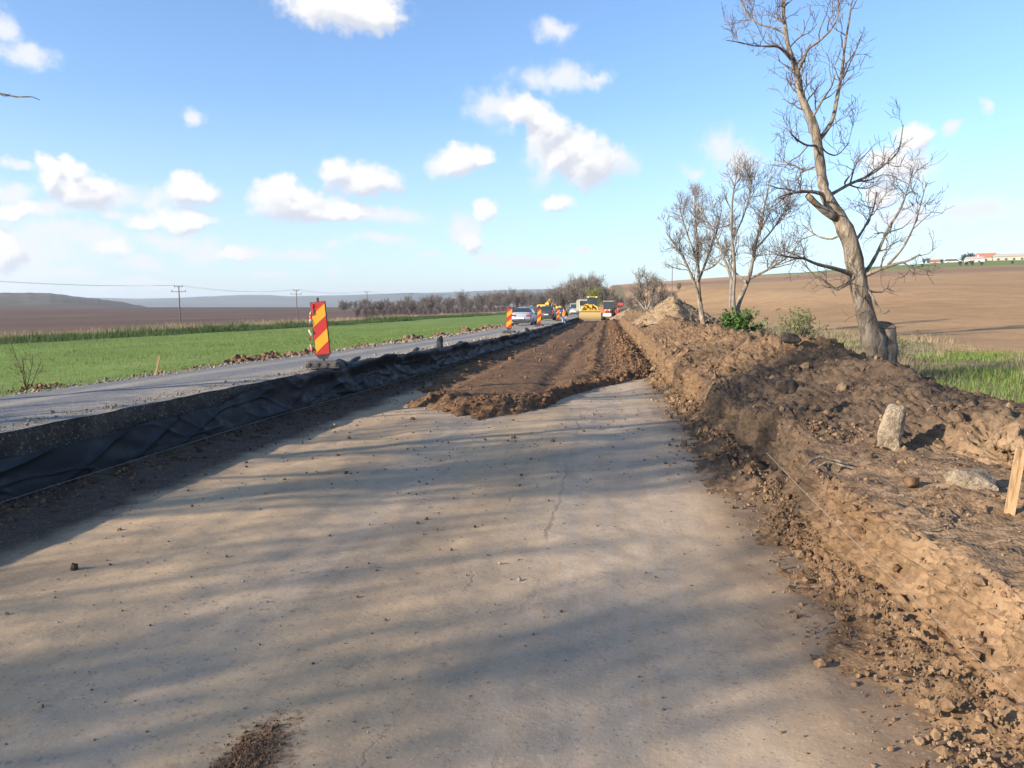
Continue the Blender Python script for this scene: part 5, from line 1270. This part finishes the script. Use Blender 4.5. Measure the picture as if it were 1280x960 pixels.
for (y, up, L_, r_, yaw, tilt, sd, lab) in [(13.4, .05, 1.5, .085, 2, 0, 1, 'rolled end of black sheeting beside the foot of the largest beacon'),
        (15.6, -.16, 1.0, .08, -14, 26, 3, 'slanting black sheeting roll just beyond the beacon roll'), (17.6, .0, 1.7, .075, 4, 4, 2, 'long low black sheeting roll leading to the upright flap'),
        (20.3, .12, .55, .10, 0, 62, 4, 'upright black sheeting flap sticking above the road edge'), (23.2, .03, 2.2, .08, 2, 1, 5, 'low black sheeting roll just beyond the upright flap'),
        (41, .10, .9, .13, 8, 10, 6, 'small black sheeting lump beyond the beacon by the silver sedan')]:
    bundle(edge_pt(y, up), L_, r_, R(yaw), R(tilt), sd, lab)

# ------------------------------------------------------------------ strings and stakes
M_str = paint('pale_string', (.24, .205, .16), .8, 0, .2)
def string(P, r, label):
    o = MB().tube(P, r, 5).build('string_line', M_str); tag(o, label, 'string', 'setting-out strings'); return o
yl = np.linspace(2.6, 22, 40); string(np.c_[xw(yl) + .42 + .01 * np.sin(yl), yl, zf(yl) + .10 + .01 * np.cos(yl * .7)], np.interp(yl, [2, 22], [.0018, .004]), 'pale string stretched along the foot of the black sheeting')
a = at_z(1330, 934, CAMZ - 1.02); b_ = at_z(955, 566, CAMZ - 1.10); tt = np.linspace(0, 1, 24)[:, None]
string(a + (b_ - a) * tt + np.array([[.02 + .012 * math.sin(k) * 0, 0, -.02 * math.sin(k * math.pi / 23)] for k in range(24)]), np.linspace(.0009, .0017, 24), 'thin pale string strung along the face of the earth bank')
def stake(p0, L, w, tilt, label, rz=0.0, m=M_wood):
    g = MB(); V = []; hw = w / 2; rings = []
    for (z_, k_) in ((-.22, .15), (-.08, 1), (.3 * L, 1), (.7 * L, 1), (L - .006, 1), (L, .9)): rings.append([(x_ * hw * k_, y_ * hw * .6 * k_, z_) for x_, y_ in ((-1, -1), (1, -1), (1, 1), (-1, 1))])
    g.loft(rings); o = g.build('wooden_stake', m, None, False, tuple(p0), (tilt[0], tilt[1], rz)); tag(o, label, 'stake', 'wooden setting-out stakes'); return o
stake(at_z(1261, 646, CAMZ - 1.10), .37, .045, (0, R(5.5)), 'pale squared wooden stake in the bank ledge at the right edge', YAW - R(20))
stake(at_z(194, 470, float(zl(-8.7, 11))), .36, .028, (0, R(14)), 'thin wooden stake leaning on the field shoulder at left', YAW)

# ------------------------------------------------------------------ broken concrete on the ledge
def chunk(px, py, H, size, rot, seed, label, name='concrete_chunk', m=M_conc, amp=.33, sub=4):
    b = at_z(px, py, CAMZ - H); bm = bmesh.new(); bmesh.ops.create_icosphere(bm, subdivisions=sub, radius=1.0)
    V = np.array([v.co for v in bm.verts]); Fc = np.array([[v.index for v in f.verts] for f in bm.faces]); bm.free()
    rs = np.random.default_rng(seed); N = rs.normal(size=(15, 3)); N /= np.linalg.norm(N, axis=1)[:, None]
    N = np.vstack([N, [[1, 0, .1], [-1, .1, 0], [0, 1, 0], [0, -1, .1], [.1, 0, 1], [0, 0, -1]]]); V = V * 1.25
    for q, nn in enumerate(N):
        off = np.maximum(0, V @ nn - (rs.uniform(.72, .95) if q < 15 else rs.uniform(.78, .9))); V = V - off[:, None] * nn
    d = 1 + amp * .22 * fbm(V[:, 0] * 1.5 + seed, V[:, 1] * 1.5, V[:, 2] * 1.5, 2, .5, seed=seed) + .045 * fbm(V[:, 0] * 4, V[:, 1] * 4, V[:, 2] * 4 + seed, 4, .65, seed=seed + 3)
    V = V * d[:, None] * np.array(size) / 2; V = V @ np.array(Euler(rot).to_matrix()).T; V[:, 2] -= V[:, 2].min() + .02
    o = MB().add(V, [Fc]).build(name, m, None, sub < 4, tuple(b)); tag(o, label, 'concrete' if m is M_conc else 'rock'); return o
chunk(1113, 562, 1.045, (.20, .13, .40), (R(-6), R(16), R(10)), 3, 'tall upright chunk of broken concrete standing on the earth ledge')
chunk(1212, 612, 1.075, (.32, .22, .15), (R(4), R(4), R(-10)), 8, 'flat pale block of broken concrete lying near the wooden stake')
chunk(984, 490, .78, (.24, .16, .16), (R(5), R(-8), R(20)), 12, 'dark clump of old asphalt on the dark earth heap', 'asphalt_chunk', M_aschunk)
chunk(1139, 606, 1.06, (.10, .08, .085), (0, 0, R(30)), 15, 'fist-sized dark clod on the ledge between the two concrete chunks', 'dark_clod', M_clodf, .35, 3)
chunk(1130, 507, .93, (.24, .16, .14), (R(10), R(5), R(40)), 18, 'brown stone block behind the top of the tall concrete chunk', 'stone_block', M_conc, .3, 3)
chunk(1274, 560, .98, (.22, .2, .26), (R(0), R(12), R(20)), 22, 'large brown clod at the right frame edge behind the stake', 'earth_clod', M_clodb, .4, 3)
chunk(987, 428, .52, (.34, .25, .17), (R(5), R(5), R(0)), 26, 'dark lump of broken asphalt on the crest below the olive shrub', 'asphalt_chunk', M_aschunk, .4, 3)
# exposed root on the ledge lip
pts = [(1004, 586), (1014, 576), (1024, 571), (1036, 573), (1050, 577), (1066, 582)]
P = np.array([at_z(a_, c_, CAMZ - 1.06 + .035 * math.sin(i * .7)) for i, (a_, c_) in enumerate(pts)])
g = MB(); g.tube(P, [.004, .010, .012, .010, .008, .004], 8); P2 = P[1:] + np.array([.02, -.10, -.015]); g.tube(P2, [.003, .007, .008, .006, .003], 8)
tag(g.build('tree_root', M_bark, None, True), 'dark exposed root looping over the lip of the earth ledge', 'root')
P = np.array([at_z(a_, c_, CAMZ - 1.085 + .012) for a_, c_ in [(1150, 660), (1165, 661), (1184, 657), (1192, 646), (1186, 636), (1168, 631)]])
g = MB(); g.tube(P, .004, 6); tag(g.build('tree_root', M_bark, None, True), 'thin curled root lying on the ledge left of the stake', 'root')

# ------------------------------------------------------------------ conical heap of excavated soil, and the gravel heap by the machines
def heap(px, py, d, w, h, seed, m, label, nclod=900, clm=None):
    b = at_d(px, py, d); n = 70; r_ = np.linspace(0, 1, 46)
    th = np.linspace(0, 2 * math.pi, 96, endpoint=False); T_, Rr_ = np.meshgrid(th, r_, indexing='ij')
    rad = w * (1 + .12 * fbm(np.cos(T_) * 1.2, np.sin(T_) * 1.2, seed, 3, seed=seed))
    x = Rr_ * rad * np.cos(T_); y = Rr_ * rad * np.sin(T_) * 1.1; z = h * (1 - Rr_ ** 1.12) + .06 * h * fbm(x * 1.8, y * 1.8, 0, 3, seed=seed + 1) + .05 * billow(x * 4, y * 4, 0, 3, .6, seed=seed + 2) * (.4 + Rr_) - .12 * Rr_
    o = MB().grid(np.stack([x, y, z], -1), closed_u=True).build('soil_heap', m, None, True, (b[0], b[1], b[2])); tag(o, label, 'soil heap', 'heaps of excavated soil')
    i = rng.integers(0, x.size, nclod); Pc = np.stack([x, y, z], -1).reshape(-1, 3)[i] + b
    keep = rng.random(nclod) < Rr_.ravel()[i] ** 1.2
    scatter('heap_clods', Pc[keep], np.exp(rng.normal(math.log(.028), .5, keep.sum())).clip(.012, .11), clm or [M_clodp, M_clodb])
x, y = col_at(840, 38)
heap(841, 402, 38, 1.9, 1.25, 130, M_spoil, 'pointed conical heap of pale excavated soil left of the slim tree')
heap(786, 398, 92, 2.3, 1.2, 140, M_spoil, 'low heap of rubble right of the machines at the far end', 500)
heap(870, 404, 42, 1.5, .8, 150, M_clodb, 'small dark soil heap behind the slim tree', 300)
xx, yy = col_at(673, 168); gz = ground_z(xx, yy)
M_dkso = soil('dark_topsoil', [(.3, (.03, .024, .02)), (.6, (.055, .043, .035))], 2, 20)
dd = math.hypot(xx, yy); heap(674, 480 - 96 + 0 + (CAMZ - gz) * F / dd, dd * math.cos(0), 1.9, 2.0, 160, M_dkso, 'dark topsoil heap left of the yellow excavator', 200, [M_dkso])

# red board on a post by the machines
x, y = col_at(775.5, 96); z = float(zg(np.array(y))) 
T = empty('sign_board', (x, y, z - .6), YAW, 'small red sign board on a post right of the tractor', 'sign')
g = MB(); g.cyl((0, 0, 0), (0, 0, 2.3), .035, n=8); g.build('post', M_polew, T); g = MB(); g.box((0, -.05, 2.05), (.62, .03, .34), None, .01); g.build('board', M_redp, T)

# ------------------------------------------------------------------ poles and wires
def pole(px, d, top_py, label, group, cross=2, m=M_polew, r=.14, name='utility_pole'):
    x, y = col_at(px, d); z = ground_z(x, y); h = elev(top_py, px, d) - z
    T = empty(name, (x, y, z), 0, label, 'utility pole', group)
    g = MB(); g.tube([(0, 0, -.5), (0, 0, h * .5), (0, 0, h)], [r, r * .85, r * .68], 10); g.build('shaft', m, T)
    tops = []
    for k in range(cross):
        w_ = (.85, 1.5)[k] if cross == 2 else .9; zz = h - .15 - k * .95
        g = MB(); g.box((0, -.16, zz), (2 * w_, .12, .12), None, .02); ca = g.build('crossarm', m, T)
        for s_ in (-1, 1):
            g = MB(); g.cyl((s_ * w_ * .94, -.16, zz + .06), (s_ * w_ * .94, -.16, zz + .34), .07, .05, 8); g.build('insulator', M_blk, ca); tops.append((x + s_ * w_ * .94, y - .16, z + zz + .3))
    return tops
LG = 'utility poles across the left field'
def polex(k): return -83 + 0 * k
tp = []
for i, (px, tpy, cr, lab) in enumerate([(224.5, 357.5, 2, 'double-armed utility pole, leftmost in the left field'), (371, 362.5, 2, 'double-armed utility pole just left of the largest beacon'), (459, 364.5, 1, 'utility pole first to the right of the largest beacon'),
        (515, 366.5, 1, 'utility pole second to the right of the largest beacon'), (553.5, 368, 1, 'utility pole third to the right of the largest beacon'), (586.5, 369, 1, 'utility pole fourth to the right of the largest beacon'), (612, 370, 1, 'utility pole left of the sedan, farthest of the left row')]):
    dep = F * 83.0 / (VPX - px); d_ = math.hypot(83.0, dep) ; x = -83.0
    a_ = math.atan((px - 640) / F) - YAW; dist = 83.0 / math.sin(-a_); tp.append(pole(px, dist, tpy, lab, LG, cr))
tp.insert(0, [(p_[0], p_[1] - 75, p_[2] + .2) for p_ in tp[0]])
for j in range(2):
    P = []
    for A_, B_ in zip(tp[:-1], tp[1:]):
        a_ = np.array(A_[j]); b_ = np.array(B_[j]); u = np.linspace(0, 1, 9, endpoint=False)[:, None]
        P.append(a_ + (b_ - a_) * u - np.array([0, 0, 1.0]) * (4 * .9 * u * (1 - u)))
    P = np.vstack(P); tag(MB().tube(P, .013, 4).build('power_cable', M_blk), 'thin power cable sagging between the poles of the left field', 'cable', 'power cables of the left field')
RG = 'poles on the right field'
pole(839.5, 170, 334, 'slender dark pole with short crossarm left of the slim tree', RG, 1, M_polew, .1)
pole(912.5, 120, 318, 'slender whitish pole behind the forked tree', RG, 1, M_pole, .13)

# ------------------------------------------------------------------ village on the crest
M_wall = paint('lime_wall', (.52, .49, .44), .9, 0, .3, .2, .6); M_wallb = paint('beige_wall', (.42, .35, .27), .9, 0, .3, .2, .6)
M_roofr = paint('red_tiles', (.36, .14, .09), .9, 0, .4, .2, .8); M_roofg = paint('grey_sheet_roof', (.42, .38, .34), .7, 0, .3, .3, .8); M_roofd = paint('dark_roof', (.10, .085, .075), .9, 0, .3, .2, .8)
def house(x0, x1, ytop, yeave, ybase, d, wm, rm, label, chim=True, gable=False):
    pc = (x0 + x1) / 2; x, y = col_at(pc, d); z = ground_z(x, y); 
    rz = -math.atan2(x, y); zt = elev(ytop, pc, d); ze = elev(yeave, pc, d); zb_ = min(z, elev(ybase, pc, d)) - 1.0
    w = (x1 - x0) / F * d / math.cos(math.atan((pc - 640) / F)); dep = max(7.0, w * .55); T = empty('house', (x, y, zb_), rz, label, 'house', 'village houses on the crest')
    g = MB(); g.box((0, 0, (ze - zb_) / 2), (w * .92, dep, ze - zb_)); wl_ = g.build('wall', wm, T)
    g = MB(); hw = w / 2; hd = dep / 2 + .5; h0 = ze - zb_; h1 = max(zt - zb_, h0 + .8)
    if gable: g.prism([(-hw, h0 - .1), (hw, h0 - .1), (0, h1)], -hd, hd)
    else: g.loft([[(-hw, -hd, h0 - .1), (hw, -hd, h0 - .1), (hw, hd, h0 - .1), (-hw, hd, h0 - .1)], [(-hw * .75, -.2, h1), (hw * .75, -.2, h1), (hw * .75, .2, h1), (-hw * .75, .2, h1)]])
    rf = g.build('roof', rm, T)
    if chim: g = MB(); g.box((hw * .3, .6, h1 + .2), (.8, .8, 1.6)); g.build('chimney', wm, rf)
    nwin = max(2, int(w / 4))
    for k in range(nwin):
        g = MB(); g.box((-w * .42 + (k + .5) * w * .84 / nwin, -dep / 2 - .03, h0 - 1.7), (1.3, .1, 1.3)); g.build('window', M_glass, T)
    return T
house(1206, 1223.5, 321, 324, 329, 560, M_wall, M_roofg, 'white-walled house just below the red tiled roof')
house(1219, 1239, 316.5, 322, 326, 600, M_wallb, M_roofr, 'house with broad red tiled roof between the dark trees')
house(1245, 1273, 317, 321, 327, 590, M_wallb, M_roofg, 'long pale house with grey roof at the right end of the village')
house(1180, 1192, 324, 326.2, 330, 600, M_wall, M_roofd, 'small white house with dark roof left of the village trees')
house(1161, 1170.5, 324.5, 327.2, 332, 610, M_wallb, M_roofr, 'beige cottage, leftmost house of the village')
M_conif = leaf_mat('dark_crowns', (.02, .028, .014), (.05, .058, .03), .3); M_brownc = bark_mat('brown_crowns', (.06, .045, .03), (.11, .08, .055), 2, (1, 1, 1), .2)
VG = 'trees among the village houses'
for (px, tpy, d, mm, lab) in [(1201, 316, 585, M_conif, 0), (1209, 315.5, 610, M_brownc, 1), (1216, 317, 615, M_brownc, 1), (1238, 314.5, 625, M_conif, 0), (1232, 318, 640, M_brownc, 1), (1152, 325, 620, M_brownc, 1), (1157, 326, 600, M_brownc, 1), (1174, 327, 640, M_brownc, 1), (1278, 317, 620, M_brownc, 1)]:
    x, y = col_at(px, d); z = ground_z(x, y)
    wood((61 + lab, 8.5, 1300), x, y, z - .3, max(4, elev(tpy, px, d) - z), ('dense dark evergreen tree among the village houses', 'brownish leafless tree among the village houses')[lab], VG, (M_woodt, mm), 'village_tree')
for (px, d, h) in [(1197, 455,  3.2), (1205, 450,  3), (1212, 455,  3.4), (1224, 450,  2.6), (1262, 455,  2.4), (1150, 460,  2.5), (1138, 470,  2.2), (1166, 465,  2)]:
    x, y = col_at(px, d); wood((63, 9.5, 900), x, y, ground_z(x, y) - .5, h, 'round dark shrub on the green strip below the houses', 'shrubs below the village', (M_woodt, M_brownc), 'village_shrub', 0, 'bush')
# ------------------------------------------------------------------ air
M_haze = bpy.data.materials.new('haze'); M_haze.use_nodes = True; tn = NT(M_haze.node_tree)
M_haze.node_tree.nodes.remove(M_haze.node_tree.nodes['Principled BSDF'])
pv = tn.n('ShaderNodeVolumePrincipled', {'Color': (.80, .88, 1.0), 'Density': HAZE, 'Anisotropy': .2}); tn.put(M_haze.node_tree.nodes['Material Output'].inputs['Volume'], pv.outputs[0])
# ------------------------------------------------------------------ camera, light, sky
cam = bpy.data.cameras.new('camera'); co = bpy.data.objects.new('camera', cam); COL.objects.link(co)
cam.sensor_width = 36; cam.lens = 36 * F / 1280; cam.clip_start = .05; cam.clip_end = 30000
co.location = (0, 0, CAMZ); co.rotation_euler = (math.pi / 2 - PITCH, 0, YAW); S.camera = co
SUN_EL, SUN_AZ = R(18.5), R(236)          # azimuth clockwise from +Y
sl = bpy.data.lights.new('sun', 'SUN'); so = bpy.data.objects.new('sun', sl); COL.objects.link(so)
sl.energy = 5.0; sl.angle = R(.53); sl.color = (1.0, .885, .735)
sd = Vector((math.sin(SUN_AZ) * math.cos(SUN_EL), math.cos(SUN_AZ) * math.cos(SUN_EL), math.sin(SUN_EL)))
so.rotation_euler = sd.to_track_quat('Z', 'Y').to_euler(); so.location = (-20, -10, 30)

w = bpy.data.worlds.new('World'); S.world = w; w.use_nodes = True
t = NT(w.node_tree); bg = w.node_tree.nodes['Background']
sky = t.n('ShaderNodeTexSky', sky_type='NISHITA', sun_disc=False, sun_elevation=SUN_EL, sun_rotation=SUN_AZ, altitude=100, air_density=1.0, dust_density=.6, ozone_density=2.0)
gen = w.node_tree.nodes.new('ShaderNodeTexCoord').outputs['Generated']
dx, dy, dz = t.sep(gen)
az = t.math('ARCTAN2', dx, dy); el = t.math('ARCSINE', dz)
cmb = t.n('ShaderNodeCombineXYZ', {'X': az, 'Y': el}).outputs[0]
def blobs(vec, L):
    acc = None
    for (px, py, rx, ry) in L:
        d = ray(px, py); d = d / np.linalg.norm(d)
        a, e = math.atan2(d[0], d[1]), math.asin(d[2]); k = math.cos(a + YAW)
        rx_, ry_ = rx / F * k * k, ry / F * k
        v = t.vm('MULTIPLY_ADD', vec, (1 / rx_, 1 / ry_, 0), (-a / rx_, -e / ry_, 0))
        l = t.vm('LENGTH', v)
        acc = l if acc is None else t.math('SMOOTH_MIN', acc, l, .35)
    return acc
STRONG = [(60, 205, 16, 12), (85, 204, 14, 12), (118, 232, 26, 12), (252, 236, 20, 12), (352, 232, 18, 12), (372, 246, 26, 14), (388, 262, 40, 12), (672, 148, 16, 14), (728, 192, 22, 18), (750, 208, 20, 14), (428, 8, 68, 26), (470, 20, 30, 20), (65, 222, 24, 24), (92, 216, 20, 16), (105, 238, 45, 22), (235, 238, 34, 18), (228, 276, 40, 14), (185, 278, 22, 10),
          (345, 240, 26, 20), (365, 255, 52, 22), (420, 264, 40, 12), (420, 213, 24, 16), (455, 226, 42, 20), (572, 198, 26, 18), (597, 196, 22, 11),
          (655, 140, 26, 16), (685, 160, 26, 24), (715, 182, 36, 20), (738, 204, 38, 26), (698, 192, 16, 20), (697, 252, 22, 10), (602, 262, 15, 11), (585, 302, 13, 14),
          (1143, 172, 22, 16), (1110, 206, 34, 16), (1105, 246, 22, 12), (15, 260, 34, 12), (8, 312, 30, 26), (140, 312, 26, 9), (292, 315, 20, 8)]
SOFT = [(12, 236, 30, 10), (60, 262, 44, 12), (150, 268, 24, 9), (20, 345, 46, 12), (215, 300, 40, 12), (375, 320, 40, 8), (480, 300, 40, 7), (170, 355, 60, 7), (660, 330, 50, 7), (70, 285, 40, 12), (5, 35, 18, 22), (25, 70, 40, 13), (145, 243, 42, 16), (195, 250, 22, 14), (470, 268, 60, 10), (622, 135, 38, 22), (700, 98, 52, 15), (745, 96, 18, 7), (692, 40, 26, 12),
        (770, 205, 24, 16), (680, 190, 22, 34), (545, 205, 14, 12), (905, 182, 28, 20), (925, 205, 24, 22), (862, 214, 10, 8), (1120, 212, 55, 22), (1230, 132, 10, 11), (1190, 158, 12, 11),
        (30, 310, 60, 42), (110, 300, 58, 22), (255, 312, 34, 16), (310, 315, 26, 9), (240, 145, 12, 12), (415, 308, 12, 8), (415, 341, 9, 5), (541, 317, 13, 6),
        (582, 288, 16, 24), (182, 330, 24, 9), (90, 342, 40, 9), (610, 318, 20, 6), (727, 314, 12, 5), (330, 345, 30, 5), (20, 205, 18, 8), (1220, 262, 60, 18), (1130, 275, 60, 18)]
wn = t.noise(cmb, 22, 7, .62, 0, True)
warp = t.vm('ADD', cmb, t.vm('MULTIPLY', t.vm('SUBTRACT', wn, (.5, .5, .5)), (.05, .036, 0)))
fine = t.noise(cmb, 48, 8, .60)
fo = t.math('MULTIPLY', t.math('SUBTRACT', fine, .5), 1.25)
ds = t.math('ADD', blobs(warp, STRONG), fo)
df = t.math('ADD', blobs(warp, SOFT), t.math('MULTIPLY', fo, 1.3))
a1 = t.rng(ds, .66, 1.32, 1.0, 0)
a2 = t.rng(df, .2, 1.45, .9, 0)
# the rest of the sky, behind the viewer: the same broken cloud
beh = t.math('MULTIPLY', t.rng(t.noise(t.scl(gen, (1, 1, 2.2)), 3.2, 8, .6), .56, .68), t.rng(dy, .35, .1))
al = t.math('MAXIMUM', a1, t.math('MULTIPLY', beh, .8)); a2 = t.math('MULTIPLY', a2, t.rng(el, .0, .05, .4, 1))
# thin veil of moisture that whitens the low sky
veil = t.rng(el, 0.0, .24, .46, 0.0, False)
veil = t.math('MULTIPLY', veil, t.rng(t.noise(t.scl(cmb, (1.5, 6, 1)), 6, 5, .6), .25, .7, .75, 1.1))
# clouds: lit tops, greyer bellies
woff = t.vm('ADD', warp, (-.010, .016, 0)); d2 = blobs(woff, STRONG)
lit = t.math('ADD', t.math('SUBTRACT', d2, t.math('SUBTRACT', ds, fo)), t.math('MULTIPLY', t.math('SUBTRACT', t.noise(woff, 40, 6, .6), .5), 1.1))
bel = t.rng(lit, -.45, .35, 0.0, 1.0)
ccol = t.mix(bel, CLOUD_SHADE, CLOUD_LIT)
skc = t.mix(1.0, sky.outputs[0], SKY_TINT, 'MULTIPLY')
c = t.mix(veil, skc, VEIL)
c = t.mix(a2, c, SOFTC)
c = t.mix(al, c, ccol)
t.put(bg.inputs['Color'], c); bg.inputs['Strength'].default_value = SKY_S
w.cycles.sampling_method = 'MANUAL'; w.cycles.sample_map_resolution = 512

S.render.engine = 'CYCLES'
S.view_settings.view_transform = 'Standard'; S.view_settings.look = 'None'; S.view_settings.gamma = 1
S.view_settings.exposure = EXPO; S.view_settings.use_curve_mapping = False
S.cycles.use_denoising = True; S.cycles.denoiser = 'OPENIMAGEDENOISE'
S.cycles.max_bounces = 5; S.cycles.diffuse_bounces = 3; S.cycles.glossy_bounces = 2; S.cycles.transmission_bounces = 3; S.cycles.volume_bounces = 0
S.cycles.sample_clamp_indirect = 6; S.cycles.use_adaptive_sampling = True; S.cycles.adaptive_threshold = .01
S.render.film_transparent = False

hz = MB(); hz.box((0, 500, 52), (15800, 15000, 170)); ho = hz.build('haze', M_haze); tag(ho, kind='stuff')
